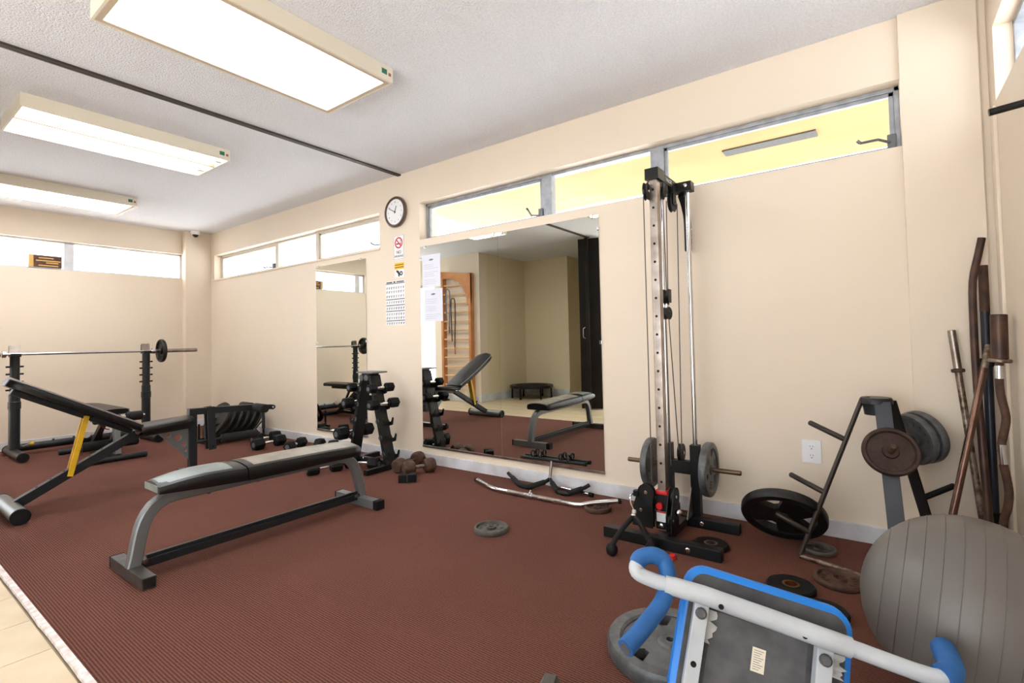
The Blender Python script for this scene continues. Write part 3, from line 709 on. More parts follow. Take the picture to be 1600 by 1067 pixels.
for x, ya, yb in ((1.62, -1.66, -1.2), (.80, -1.66, -1.18)):
    part('foot', B().cyl((x, ya, .028), (x, yb, .028), .026, 16, .004), CHARP, ub)
for x, z, ya, yb in ((1.62, .39, -1.36, -1.24), (1.42, .135, -1.40, -1.21), (1.42, .135, -1.63, -1.44)):
    part('foam_roller', B().lathe([(.014, 0), (.036, 0), (.042, .008), (.042, yb-ya-.008), (.036, yb-ya), (.014, yb-ya)], (x, ya, z), (0, 1, 0), 18, True), FOAM, ub)
part('roller_axle', B().tube([(1.62, -1.62, .39), (1.62, -1.22, .39)], .013, 10), CHROME, ub)
part('roller_axle', B().tube([(1.42, -1.65, .135), (1.42, -1.2, .135)], .013, 10), CHROME, ub)
part('roller_arm', B().bar((1.60, Y, .33), (1.42, Y, .135), .03, .04, (1, 0, 1)), CHARP, ub, False)
part('foam_roller', B().lathe([(.014, 0), (.036, 0), (.042, .008), (.042, .112), (.036, .12), (.014, .12)], (1.62, -1.60, .39), (0, 1, 0), 18, True), FOAM, ub)
part('washer', B().cyl((.75, -1.44, .155), (.78, -1.44, .16), .03, 14, .002), PAPER, ub)

# ------------------------------------------------------------------ weight plates (axis = local z, centred)
def axis_m(axis, spin=0.0):
    x, y, d = frame_z(axis)
    return Mx(((x.x, y.x, d.x), (x.y, y.y, d.y), (x.z, y.z, d.z))) @ Mx.Rotation(spin, 3, 'Z')
def plate(label, loc, axis, R, t, m, hole=.014, style='dish', spin=0.0, group='weight plates', hubm=None, ring=None, out=34, hubr=.36):
    root = thing('weight_plate', label, 'weight plate', (0, 0, 0), group)
    h = t/2
    if style == 'grip':
        rm = part('rim', B().lathe([(.76*R, -h), (.97*R, -h), (R, -h*.6), (R, h*.6), (.97*R, h), (.80*R, h), (.76*R, h*.75)], n=56, closed=True), m, root)
        part('hub', B().lathe([(hole, -h*.95), (.17*R, -h*.95), (.20*R, -h*.62), ((hubr+.02)*R, -h*.6), ((hubr+.02)*R, h*.6), (.20*R, h*.62), (.17*R, h*.95), (hole, h*.95)], n=40, closed=True), hubm or m, root)
        for k in range(3):
            a0 = 2*PI*k/3+spin; b = B(); vs = []; fs = []; n_ = 8
            for i in range(n_+1):
                u = -1+2*i/n_
                ai, ao = a0+u*math.radians(54), a0+u*math.radians(out)
                for r_, a in ((hubr*R, ai), (.775*R, ao)):
                    for z in (-h*.6, h*.6): vs.append((r_*math.cos(a), r_*math.sin(a), z))
            for i in range(n_):
                p, q = i*4, i*4+4
                fs += [(p, q, q+2, p+2), (p+1, p+3, q+3, q+1), (p, p+1, q+1, q), (p+2, q+2, q+3, p+3)]
            fs += [(0, 2, 3, 1), (n_*4, n_*4+1, n_*4+3, n_*4+2)]
            b._add(vs, fs); sp = part('spoke', b, m, root)
            eb = B()
            for j, (rr, ww) in enumerate(((.45, .11), (.55, .14), (.65, .10))):
                e = V((math.cos(a0), math.sin(a0), 0)); f = V((-e.y, e.x, 0))
                for q in range(-2, 3):
                    c_ = e*rr*R+f*(q*ww*R*.42); eb.bar(c_-e*.028*R+V((0, 0, h*.6)), c_+e*.028*R+V((0, 0, h*.6)), .022*R, .0022, UPZ, 0)
            tag(part('raised_marks', eb, m, sp, False), kind='stuff')
    elif style == 'bumper':
        part('body', B().lathe([(hole, -h), (.93*R, -h), (R, -h*.4), (R, h*.4), (.93*R, h), (hole, h)], n=48, closed=True), m, root)
        part('bushing', B().lathe([(hole*.86, -h*1.03), (hole*1.2, -h*1.03), (hole*1.2, h*1.06), (hole*.86, h*1.06)], n=28, closed=True), ring or STEEL, root)
    else:
        part('body', B().lathe([(hole, -h), (.96*R, -h), (R, -h*.5), (R, h*.5), (.955*R, h), (.86*R, h), (.80*R, h*.1), (.36*R, h*.1), (hole, h*.1)], n=48, closed=True), m, root)
        part('hub', B().lathe([(hole, -h*1.02), (.27*R, -h*1.02), (.30*R, h*.2), (.27*R, h*.95), (hole, h*.95)], n=32, closed=True), hubm or m, root)
        eb = B()
        for k in range(14):
            if k in (6, 13): continue
            a = 2*PI*k/14; e = V((math.cos(a), math.sin(a), 0))
            eb.bar(e*.52*R+V((0, 0, h*.1+.001)), e*.67*R+V((0, 0, h*.1+.001)), .08*R, .004, UPZ, 0)
        tag(part('raised_marks', eb, m, root, False), kind='stuff')
    root.matrix_world = Mx.Translation(loc) @ axis_m(axis, 0).to_4x4()
    return root
ZA = (0, 0, 1); FLG = 'plates lying on the carpet'
plate('small grey plate lying alone in the middle of the carpet', (5.487, -.882, .013), ZA, .092, .026, IRONW, .012, group=FLG)
plate('small brown plate on the floor at the end of the chrome lat bar', (5.812, -.285, .012), ZA, .078, .024, RUST, .012, group=FLG)
plate('flat black plate lying between the feet of the cable tower', (6.50, -.47, .011), ZA, .082, .022, RUBBER, .026, 'bumper', group=FLG)
plate('flat black plate with a brass-coloured bushing behind the blue cushion', (6.868, -.715, .012), ZA, .088, .024, RUBBER, .026, 'bumper', group=FLG, ring=mat('brass_ring', (176, 140, 96), .3, 1.0))
plate('flat black plate nearly hidden behind the blue cushion', (6.985, -.86, .012), ZA, .085, .024, RUBBER, .026, 'bumper', group=FLG)
plate('rusty brown plate on the floor touching the grey exercise ball', (7.02, -.545, .012), ZA, .092, .024, RUST, .022, group=FLG)
plate('small worn grey plate on the floor under the plate tree', (6.925, -.245, .010), ZA, .072, .02, IRONW, .02, group=FLG)
plate('large grey plate with grip openings lying under the blue handle', (6.615, -1.385, .026), ZA, .196, .05, IRONG, .013, 'grip', spin=.55, group=FLG, hubm=IRONG, out=45, hubr=.46)
plate('large black plate with grip openings propped on the lowest peg of the plate tree', (6.786, -.275, .152), (.04, -.62, -.55), .184, .045, IRONB, .025, 'grip', spin=.9, group='large plates')
plate('black plate on the corner end of the barbell by the left wall', (.55, -.72, .978), (0, -1, .0), .132, .035, IRONB, .0215, 'dish')
plate('black plate on the other barbell end, seen only in the narrow mirror', (.55, -2.085, .978), (0, 1, .0), .132, .035, IRONB, .0215, 'dish')

# ------------------------------------------------------------------ hex dumbbells
def dumbbell(label, L, r, hl, hm, gm, loc, ang, group, shape='hex', tilt=0.0, spin=0.0):
    """axis along local x, sitting on z=0"""
    root = thing('dumbbell', label, 'dumbbell', (0, 0, 0), group)
    zc = r*math.cos(PI/6) if shape == 'hex' else r
    for s_ in (-1, 1):
        xa, xb = s_*(L/2-hl), s_*L/2
        if shape == 'hex':
            b = B(); n = 6; prof = [(xa, .80), (xa+s_*hl*.14, 1.0), (xb-s_*hl*.14, 1.0), (xb, .80)]; vs = []; fs = []
            for x, q in prof:
                for k in range(n):
                    a = PI/6+2*PI*k/n+PI/6
                    vs.append((x, r*q*math.cos(a), zc+r*q*math.sin(a)))
            for i in range(3):
                for k in range(n): fs.append((i*n+k, i*n+(k+1) % n, (i+1)*n+(k+1) % n, (i+1)*n+k))
            fs += [tuple(range(n)), tuple(range(3*n, 4*n))]
            b._add(vs, fs); hd = part('head', b, hm, root, False)
            part('weight_badge', B().cyl((xb-s_*.001, 0, zc), (xb+s_*.0015, 0, zc), r*.42, 14), LABELG, hd)
        else:
            part('head', B().lathe([(0, 0), (r*.75, 0), (r*.96, hl*.16), (r, hl*.4), (r, hl*.6), (r*.96, hl*.84), (r*.75, hl), (0, hl)], (min(xa, xb), 0, zc), (1, 0, 0), 22), hm, root)
    k = L/2-hl
    part('handle', B().tube([(-k, 0, zc), (-k*.6, 0, zc), (0, 0, zc), (k*.6, 0, zc), (k, 0, zc)], [.011, .0135, .0155, .0135, .011], 12), gm, root)
    root.matrix_world = Mx.Translation(loc) @ Mx.Rotation(ang, 4, 'Z') @ Mx.Rotation(tilt, 4, 'Y') @ Mx.Rotation(spin, 4, 'X')
    return root
DG = 'hex dumbbells on the carpet'; Q = PI/2
dumbbell('black hex dumbbell with a chrome handle on the floor under the leg roller', .33, .060, .10, RUBBER, CHROME, (2.26, -.375, 0), Q+.1, DG)
dumbbell('black hex dumbbell pushed up behind another by the corner plate rack', .30, .060, .10, RUBBER, CHROME, (2.0, -.27, 0), Q+.05, DG)
dumbbell('black hex dumbbell on the floor beside the narrow mirror, nearer the corner', .29, .052, .09, RUBBER, CHROME, (2.56, -.27, 0), Q+.5, DG)
dumbbell('black hex dumbbell against the baseboard below the narrow mirror', .28, .052, .09, RUBBER, CHROME, (2.84, -.115, 0), .12, DG)
dumbbell('black hex dumbbell on the floor seen under the flat bench pad', .27, .050, .09, RUBBER, CHROME, (3.63, -.655, 0), Q-.3, DG)
dumbbell('rusty brown dumbbell with round heads, nearer the dumbbell rack', .34, .056, .09, RUST, RUST, (4.112, -.215, 0), Q+.22, 'rusty round-head dumbbells', 'round')
dumbbell('rusty brown dumbbell with round heads, nearer the big mirror', .25, .055, .085, RUST, RUSTC, (4.292, -.272, 0), Q-.4, 'rusty round-head dumbbells', 'round')

# black notched block on the floor
nb = thing('notched_block', 'small black notched block on the floor in front of the rusty dumbbells', 'block', (4.39, -.48, 0))
part('block', B().prism([(-.062, -.035), (.062, -.035), (.062, .035), (.022, .035), (.006, -.004), (-.006, -.004), (-.022, .035), (-.062, .035)], .055, Mx.Translation((4.385, -.475, .001)) @ Mx.Rotation(.72, 4, 'Z')), RUBBER, nb, False)
part('seam', B().box((-.0015, -.0362, .004), (.0015, -.0348, .052), 0, Mx.Translation((4.385, -.475, .001)) @ Mx.Rotation(.72, 4, 'Z')), LABELG, nb, False)

# small hex weight at the bottom of the frame
sh = thing('hex_weight', 'small worn grey hex-headed weight at the bottom edge of the picture', 'weight', (6.40, -1.78, 0))
mm = Mx.Translation((6.405, -1.775, .028)) @ Mx.Rotation(.35, 4, 'Z') @ Mx.Rotation(PI/2, 4, 'X')
b = B(); vs = []; hexr = .032
for z, q in ((-.035, .85), (-.03, 1), (.03, 1), (.035, .85)):
    for k in range(6):
        a = PI/3*k; vs.append(mm @ V((hexr*q*math.cos(a), hexr*q*math.sin(a), z)))
b._add(vs, [tuple(range(6)), tuple(range(18, 24))]+[(i*6+k, i*6+(k+1) % 6, i*6+6+(k+1) % 6, i*6+6+k) for i in range(3) for k in range(6)])
part('head', b, IRONW, sh, False)
part('stem', B().cyl(mm @ V((0, 0, .03)), mm @ V((0, 0, .075)), .011, 10), RUBBER, sh)

# ------------------------------------------------------------------ corner plate rack with leaning black plates
pr_ = thing('plate_rack', 'low black rack of upright plates on the floor in the far corner', 'rack', (1.5, -.42, 0))
for x in (1.38, 1.66): part('rail', B().bar((x, -.66, .035), (x, -.12, .035), .03, .03), BLACKP, pr_, False)
for y in (-.66, -.12):
    part('end_bar', B().bar((1.32, y, .018), (1.74, y, .018), .026, .026), BLACKP, pr_, False)
    for x in (1.38, 1.66): part('upright', B().bar((x, y, .02), (x, y, .20), .018, .018, (1, 0, 0)), BLACKP, pr_, False)
part('brace', B().tube([(1.66, -.12, .20), (1.66, -.26, .05)], .008, 8), BLACKP, pr_)
RG = 'black plates in the corner rack'
for k in range(6):
    R_ = (.205, .18, .175, .17, .165, .15)[k]; a = math.radians(30); ax = V((0, math.cos(a), -math.sin(a)))
    y = -.57+.075*k
    plate(('big spoked black plate standing tallest in the corner rack', 'black plate in the corner rack, second from its left end', 'black plate in the corner rack, third from its left end', 'black plate in the corner rack, third from its right end', 'black plate in the corner rack, second from its right end', 'black plate at the right end of the corner rack')[k],
          (1.52, y+.02, .05+R_*math.cos(a)*.98+.01), ax, R_, .026, IRONB, .025, 'grip' if k == 0 else 'dish', spin=.6, group=RG)

# ------------------------------------------------------------------ dumbbell tree
dt = thing('dumbbell_rack', 'black A-frame dumbbell rack standing between the mirrors', 'rack', (3.73, -.29, 0))
LEGS = {}
for s_, xb, xt in ((1, 3.99, 3.80), (-1, 3.52, 3.70)):
    b0, b1 = V((xb, -.30, .03)), V((xt, -.30, .745)); d = (b1-b0).normalized(); out = V((d.z*s_, 0, -d.x*s_)); LEGS[s_] = (b0, d, out)
    lg = part('leg', B().bar(b0, b1, .10, .03, out, .003), BLACKP, dt, False)
    part('foot', B().bar((xb, -.545, .022), (xb, -.04, .022), .042, .04), BLACKP, dt, False)
    for k in range(5):
        p = b0+d*(.075+.132*k)
        for yy in (-.352, -.248):
            q = p+V((0, yy+.30, 0))
            e1, e2 = out, d
            poly = [(0, -.03), (.052, -.028), (.078, .022), (.068, .032), (.045, .002), (.02, .002), (0, .05)]
            m4 = Mx(((e1.x, e2.x, 0, q.x), (0, 0, 1, q.y-.004), (e1.z, e2.z, 0, q.z), (0, 0, 0, 1)))
            part('saddle_hook', B().prism(poly, .008, m4), BLACKP, lg, False)
        part('row_badge', B().cyl(p+V((0, -.051, 0))+d*.02, p+V((0, -.0535, 0))+d*.02, .021, 16), LABELG, lg)
part('top_plate', B().prism([(-.10, -.075), (.10, -.075), (.115, .0), (.10, .085), (-.10, .085), (-.115, 0)], .012, Mx.Translation((3.762, -.30, .765))), mat('grey_rubber_top', (104, 104, 102), .5), dt, False)
part('head_block', B().box((3.70, -.35, .70), (3.80, -.25, .764), .006), BLACKP, dt, False)
for x in (3.70, 3.765): bolt('pivot_disc', (x, -.352, .728), (0, -1, 0), .026, dt, LABELG, .008)
part('spreader', B().bar((3.52, -.29, .045), (3.99, -.29, .045), .04, .03), BLACKP, dt, False)
for x in (3.56, 3.66, 3.86): bolt('bolt', (x, -.312, .05), (0, -1, 0), .009, dt)
TG = 'dumbbells on the A-frame rack'
def on_tree(s_, row, L, r, lab):
    b0, d, out = LEGS[s_]; p = b0+d*(.075+.132*row)+out*.048+d*(.006)
    zc = r*math.cos(PI/6)
    dumbbell(lab, L, r, L*.30, RUBBER, CHROME, (p.x, -.30, p.z+.012-zc+.002), Q, TG)
on_tree(1, 4, .25, .040, 'top right black hex dumbbell on the A-frame rack')
on_tree(1, 3, .29, .045, 'second highest black hex dumbbell on the right side of the rack')
on_tree(-1, 4, .25, .040, 'top left black hex dumbbell on the A-frame rack')
on_tree(-1, 3, .30, .046, 'second highest black hex dumbbell on the left side of the rack')
on_tree(-1, 1, .36, .056, 'lowest black hex dumbbell on the left side of the rack')
dumbbell('black hex dumbbell wedged on the floor under the rack', .30, .052, .09, RUBBER, CHROME, (3.78, -.41, .0), .35, TG)

# ------------------------------------------------------------------ bars on the floor by the mirror
lb = thing('lat_bar', 'long chrome lat pulldown bar lying on the carpet below the mirror', 'bar', (5.35, -.3, 0))
lp = [(4.824, -.215, .016), (4.95, -.275, .016), (5.06, -.318, .016), (5.20, -.324, .016), (5.45, -.318, .016), (5.68, -.312, .016), (5.76, -.28, .030), (5.905, -.195, .043)]
part('bar', B().tube(lp, .0145, 12, smooth=3), CHROME, lb)
part('knurled_grip', B().tube([(5.18, -.324, .016), (5.31, -.322, .016)], .0152, 12), STEEL, lb); part('knurled_grip', B().tube([(5.42, -.319, .016), (5.58, -.315, .016)], .0152, 12), STEEL, lb)
part('eyelet', B().ring((5.36, -.322, .037), (1, 0, 0), .012, .004).cyl((5.345, -.322, .016), (5.375, -.322, .016), .02, 14, .003), CHROME, lb)
for p, q in ((lp[0], lp[1]), (lp[-1], lp[-2])):
    d = (V(p)-V(q)).normalized(); part('end_cap', B().cyl(V(p)-d*.005, V(p)+d*.016, .0158, 12, .002), RUBBER, lb)
th_ = thing('row_handle', 'black double row handle leaning on the baseboard below the mirror', 'handle', (5.33, -.1, 0))
wp = [(4.985, -.055, .050), (5.05, -.09, .035), (5.16, -.155, .018), (5.24, -.165, .017), (5.32, -.09, .045), (5.345, -.065, .062), (5.375, -.085, .045), (5.46, -.15, .018), (5.53, -.155, .017), (5.60, -.08, .04), (5.635, -.045, .062)]
part('w_bar', B().tube(wp, .0125, 10, smooth=3), BLACKP, th_)
for a, c in ((1, 3), (8, 9)): part('foam_grip', B().tube(spline(wp[a:c+1], 3), .0175, 12), FOAM, th_)
part('foam_grip', B().tube(spline(wp[3:5], 3), .0175, 12), FOAM, th_); part('foam_grip', B().tube(spline(wp[6:8], 3), .0175, 12), FOAM, th_)
part('stem', B().tube([(5.345, -.065, .06), (5.347, -.036, .185)], .0105, 10), STEEL, th_)
tb_ = part('top_bar', B().tube([(5.09, -.035, .178), (5.60, -.035, .188)], .0125, 10), BLACKP, th_)
for x in (5.19, 5.25, 5.415, 5.475): part('ring', B().ring((x, -.035, .215), (1, 0, 0), .020, .006, 18, 8), BLACKP, th_)
part('end_cap', B().tube([(5.598, -.035, .188), (5.612, -.035, .188)], .014, 10), RUBBER, tb_)
sb_ = thing('short_bar', 'short chrome bar with a black tip beside the row handle', 'bar', (5.6, -.07, 0))
part('bar', B().tube([(5.40, -.05, .014), (5.655, -.083, .014)], .0115, 10), CHROME, sb_)
part('end_cap', B().tube([(5.65, -.0825, .014), (5.68, -.086, .014)], .013, 10), RUBBER, sb_)
rc = thing('bottle_cap', 'small red plastic cap on the carpet by the cable tower foot', 'cap', (6.392, -.70, 0))
part('cap_body', B().lathe([(0, .022), (.011, .022), (.0135, .019), (.0135, 0), (.0115, 0), (.0115, .018), (0, .018)], (6.392, -.70, .001), ZA, 18), REDP, rc)
part('tamper_band', B().ring((6.392, -.70, .004), ZA, .0135, .0012, 18, 6), REDP, rc)

# ------------------------------------------------------------------ cable tower
ct = thing('cable_tower', 'tall black and chrome cable pulley tower standing at the wall', 'exercise machine', (6.3, -.4, 0))
ff = part('front_foot', B().box((6.015, -.626, .001), (6.585, -.576, .052), .003), BLACKP, ct, False)
rf = part('rear_foot', B().box((6.05, -.256, .001), (6.582, -.206, .052), .003), BLACKP, ct, False)
for o, y in ((ff, -.627), (rf, -.257)):
    for x in (6.30,): part('bolt_head', B().lathe([(0, 0), (.012, 0), (.012, .004), (.008, .008), (0, .008)], (x+(.14 if o is ff else .10), y, .027), (0, -1, 0), 12), CHROME, o)
part('base_spine', B().box((6.275, -.58, .004), (6.325, -.25, .046), .003), mat('brown_black_steel', (52, 42, 40), .4, .3), ct, False)
post = part('front_post', B().box((6.267, -.522, .05), (6.307, -.472, 1.812), .003), STEEL, ct, False)
for k in range(19):
    z = 1.755-.0915*k
    if z > .27: part('post_hole', B().cyl((6.287, -.5222, z), (6.287, -.5235, z), .0065, 10), DARKH, post)
part('head_cap', B().box((6.252, -.54, 1.805), (6.322, -.44, 1.862), .003), BLACKP, ct, False)
hb = part('head_beam', B().box((6.27, -.44, 1.812), (6.312, -.16, 1.858), .003), BLACKP, ct, False)
part('maker_plate', B().box((6.3118, -.42, 1.818), (6.3132, -.29, 1.852)), INK, hb, False)
mw = Mx(((0, 0, 1, 6.3135), (1, 0, 0, -.355), (0, 1, 0, 1.835), (0, 0, 0, 1)))
text('lettering', 'VALOR', .030, PAPER, hb, mw, .0003)
part('rear_head', B().box((6.185, -.235, 1.803), (6.392, -.170, 1.853), .003), BLACKP, ct, False)
for x in (6.362, 6.215):
    part('guide_rod', B().cyl((x, -.2, .05), (x, -.2, 1.81), .0125, 16), CHROME, ct)
    part('rod_sleeve', B().box((x-.024, -.226, .05), (x+.024, -.178, .425), .004), BLACKP, ct, False)
for p, d in (((6.362, -.236, 1.83), (0, -1, 0)), ((6.22, -.236, 1.83), (0, -1, 0))): bolt('bolt', p, d, .011, ct)
part('wall_bracket', B().rect([(6.32, -.17, 1.80), (6.32, -.13, 1.77), (6.32, -.085, 1.71), (6.32, -.07, 1.64), (6.32, -.07, 1.50)], .035, .03, (1, 0, 0), 2), BLACKP, ct)
for z in (1.62, 1.57, 1.53): bolt('bolt', (6.3375, -.07, z), (1, 0, 0), .006, ct)
part('cross_beam', B().box((6.20, -.222, .265), (6.38, -.182, .335), .003), BLACKP, ct, False)
gm_ = Mx(((0, 0, 1, 6.338), (1, 0, 0, 0), (0, 1, 0, 0), (0, 0, 0, 1)))
part('foot_gusset', B().prism([(-.31, .05), (-.226, .05), (-.226, .20)], .006, gm_), mat('bare_grey_steel', (120, 112, 106), .5, .5), ct, False)
def pulley(c, ax, r, w_=.018, m=BLACKP):
    p = part('pulley', B().lathe([(.006, -w_/2), (r, -w_/2), (r-.006, -w_*.15), (r-.006, w_*.15), (r, w_/2), (.006, w_/2)], c, ax, 28, True), m, ct)
    c = V(c); ax = V(ax).normalized(); part('axle_bolt', B().cyl(c-ax*(w_/2+.007), c+ax*(w_/2+.007), .0095, 12, .002), CHROME, p)
pulley((6.262, -.545, 1.745), (1, .1, 0), .045); pulley((6.306, -.29, 1.735), (1, 0, 0), .052); pulley((6.29, -.41, 1.76), (1, 0, 0), .035)
part('pulley_bracket', B().box((6.318, -.315, 1.72), (6.322, -.265, 1.815), .001).box((6.292, -.315, 1.72), (6.296, -.265, 1.815), .001), BLACKP, ct, False)
part('pulley_bracket', B().box((6.304, -.43, 1.745), (6.308, -.39, 1.815), .001).box((6.274, -.43, 1.745), (6.278, -.39, 1.815), .001), BLACKP, ct, False)
pulley((6.286, -.2, .375), (1, 0, 0), .048)
for pts in ([(6.262, -.588, 1.745), (6.260, -.58, .30)], [(6.285, -.375, 1.76), (6.284, -.35, 1.25)], [(6.292, -.34, 1.735), (6.288, -.345, 1.25)], [(6.318, -.243, 1.735), (6.300, -.235, .40)], [(6.276, -.36, 1.12), (6.272, -.33, .33)], [(6.288, -.345, 1.12), (6.288, -.25, .40)], [(6.28, -.44, 1.78), (6.276, -.40, .26)]):
    part('cable', B().tube(pts, .0028, 8), mat('grey_cable', (86, 80, 74), .5), ct)
fb_ = part('floating_pulley', B().lathe([(.004, -.013), (.042, -.013), (.036, 0), (.042, .013), (.004, .013)], (6.281, -.35, 1.222), (1, .25, 0), 24, True).box((6.262, -.372, 1.19), (6.267, -.328, 1.262), .002).box((6.296, -.372, 1.19), (6.301, -.328, 1.262), .002), BLACKP, ct)
part('floating_pulley', B().lathe([(.004, -.012), (.034, -.012), (.030, 0), (.034, .012), (.004, .012)], (6.281, -.348, 1.135), (1, -.2, 0), 24, True), BLACKP, ct)
part('pulley_link', B().cyl((6.281, -.349, 1.165), (6.281, -.349, 1.192), .011, 10), CHROME, fb_)
# adjustable low pulley carriage
sl = part('slider', B().box((6.258, -.533, .062), (6.316, -.461, .245), .003), BLACKP, ct, False)
part('slider_bush', B().box((6.255, -.537, .232), (6.319, -.458, .248), .003), REDP, sl, False)
part('pop_pin', B().cyl((6.283, -.534, .178), (6.283, -.556, .178), .017, 16, .003), REDP, sl)
part('warning_label', B().box((6.262, -.5345, .098), (6.308, -.5332, .150)), PAPER, sl, False)
part('label_stripe', B().box((6.262, -.5352, .142), (6.308, -.5344, .150)), INKR, sl, False)
bolt('bolt', (6.283, -.535, .078), (0, -1, 0), .014, ct)
poly = [(-.06, .075), (.05, .075), (.05, .12)]+[(.02+.047*math.cos(a), .228+.047*math.sin(a)) for a in [math.radians(t) for t in range(-30, 200, 23)]]+[(-.06, .15)]
for dx in (-.012, .012):
    part('pulley_plate', B().prism(poly, .004, Mx(((0, 0, 1, 6.346+dx-.002), (1, 0, 0, -.545), (0, 1, 0, 0), (0, 0, 0, 1)))), BLACKP, ct, False)
pulley((6.346, -.525, .228), (1, 0, 0), .04); pulley((6.346, -.575, .125), (1, 0, 0), .04)
poly = [(6.150, .07), (6.256, .07), (6.256, .19)]+[(6.222+.042*math.cos(a), .240+.042*math.sin(a)) for a in [math.radians(t) for t in range(-20, 190, 21)]]+[(6.155, .165)]
for dy in (-.566, -.540):
    part('pulley_plate', B().prism(poly, .004, Mx(((1, 0, 0, 0), (0, 0, -1, dy), (0, 1, 0, 0), (0, 0, 0, 1)))), BLACKP, ct, False)
pulley((6.222, -.555, .240), (0, 1, 0), .036); pulley((6.195, -.555, .150), (0, 1, 0), .036)
part('swivel_link', B().box((6.160, -.58, .215), (6.185, -.55, .245), .004), BLACKP, ct, False)
part('selector_knob', B().ball((6.378, -.555, .165), .017, 14, (1, 1, 1)), CHROME, ct)
part('slider_arm', B().box((6.205, -.49, .14), (6.36, -.47, .19), .003), BLACKP, ct, False)
horn = part('weight_horn', B().cyl((5.975, -.2, .302), (6.59, -.2, .302), .0125, 16, .003), mat('worn_brown_steel', (104, 84, 66), .4, .6), ct)
plate('grey plate on the right horn of the cable tower', (6.43, -.2, .302), (1, 0, 0), .142, .036, IRONG, .013, 'grip', spin=.3, group='plates on the cable tower', out=44, hubr=.45)
plate('grey plate on the left horn of the cable tower', (6.115, -.2, .302), (-1, 0, 0), .138, .034, IRONG, .013, 'grip', spin=.3, group='plates on the cable tower', out=44, hubr=.45)
rp_ = thing('triceps_rope', 'black triceps rope with ball ends hanging from the low pulley to the carpet', 'rope handle', (6.2, -.75, 0))
part('carabiner', B().tube([(6.168, -.585, .232), (6.172, -.635, .235), (6.180, -.655, .205), (6.195, -.66, .175)], .0045, 8, smooth=3), CHROME, rp_)
part('clip', B().cyl((6.20, -.66, .178), (6.202, -.672, .158), .012, 12, .003), CHROME, rp_)
part('clip', B().ball((6.203, -.68, .152), .015, 12), CHROME, rp_)
for pts in ([(6.203, -.69, .15), (6.185, -.74, .125), (6.16, -.79, .075), (6.148, -.812, .045)], [(6.205, -.685, .15), (6.235, -.695, .135), (6.275, -.70, .08), (6.296, -.702, .05)]):
    part('rope', B().tube(pts, .0125, 10, smooth=4), FOAM, rp_)
    e = V(pts[-1]); part('ball_end', B().ball((e.x, e.y, .030), .028, 18, (1, 1, 1.05)), RUBBER, rp_)

# ------------------------------------------------------------------ plate tree
pt = thing('plate_tree', 'dark grey three-legged weight plate tree standing at the wall beside the ball', 'rack', (7.16, -.27, 0))
cc = V((7.163, -.255, .0))
part('top_cap', B().lathe([(0, .725), (.055, .725), (.061, .715), (.061, .700), (.052, .697), (.045, .65), (.0, .65)], cc, ZA, 28), CHARP, pt)
L0, L1 = V((6.862, -.374, .012)), V((7.112, -.27, .715))
F0, F1 = V((7.226, -.53, .012)), V((7.185, -.305, .712))
R0, R1 = V((7.362, -.075, .012)), V((7.213, -.225, .712))
DKS = mat('dark_slate_steel', (56, 58, 64), .45, .3)
part('left_leg', B().tube([L1+V((.03, .0, .005)), L1, L0], .0115, 10), mat('bronzed_dark_steel', (58, 50, 44), .4, .4), pt)
part('front_leg', B().bar(F0, F1, .058, .010, (0, -1, -.2), .002), DKS, pt, False)
part('right_leg', B().bar(R0, R1, .052, .010, (1, 1, 0), .002), IRONB, pt, False)
for p in (F0, R0): part('foot_pad', B().box((p.x-.032, p.y-.016, .001), (p.x+.032, p.y+.016, .02), .003), RUBBER, pt, False)
bolt('bolt', (7.188, -.311, .685), (0, -1, .1), .012, pt, BLACKP)
def on(a, b_, z): t = (z-a.z)/(b_.z-a.z); return a+(b_-a)*t
def peg(a, q, m=BLACKP): part('peg', B().lathe([(0, 0), (.012, 0), (.0125, .002), (.0125, (V(q)-a).length-.004), (.010, (V(q)-a).length), (0, (V(q)-a).length)], a, V(q)-a, 14), m, pt)
peg(on(L0, L1, .535), (6.901, -.2, .587), MATS['bronzed_dark_steel']); peg(on(L0, L1, .298), (6.816, -.23, .336), MATS['bronzed_dark_steel'])
peg(on(L0, L1, .118), (6.770, -.375, .185), MATS['bronzed_dark_steel'])
nF = V((.12, -.86, .42)).normalized(); fc = on(F0, F1, .50)
peg(fc, fc+nF*.14, RUST)
plate('rusty brown plate facing the camera on the front leg of the plate tree', fc+nF*.055, nF, .098, .024, mat('dark_rust', (68, 46, 37), .6, .2, rgb2=(46, 32, 27), vscale=24, bump=.2, bscale=80), .0135, 'dish', group='plates on the tree')
nR = V((.70, .68, .16)).normalized(); rc_ = on(R0, R1, .53)
peg(rc_, rc_+nR*.16)
plate('inner of the two smooth grey plates on the plate tree', rc_+nR*.05, -nR, .112, .034, IRONG, .0135, 'dish', group='plates on the tree')
plate('outer of the two smooth grey plates on the plate tree', rc_+nR*.095, -nR, .115, .034, IRONG, .0135, 'dish', group='plates on the tree')
peg(on(R0, R1, .275), (7.425, -.085, .34))
part('base_rod', B().tube([L0, (7.02, -.43, .012), (7.224, -.525, .014)], .010, 10), RUSTC, pt)

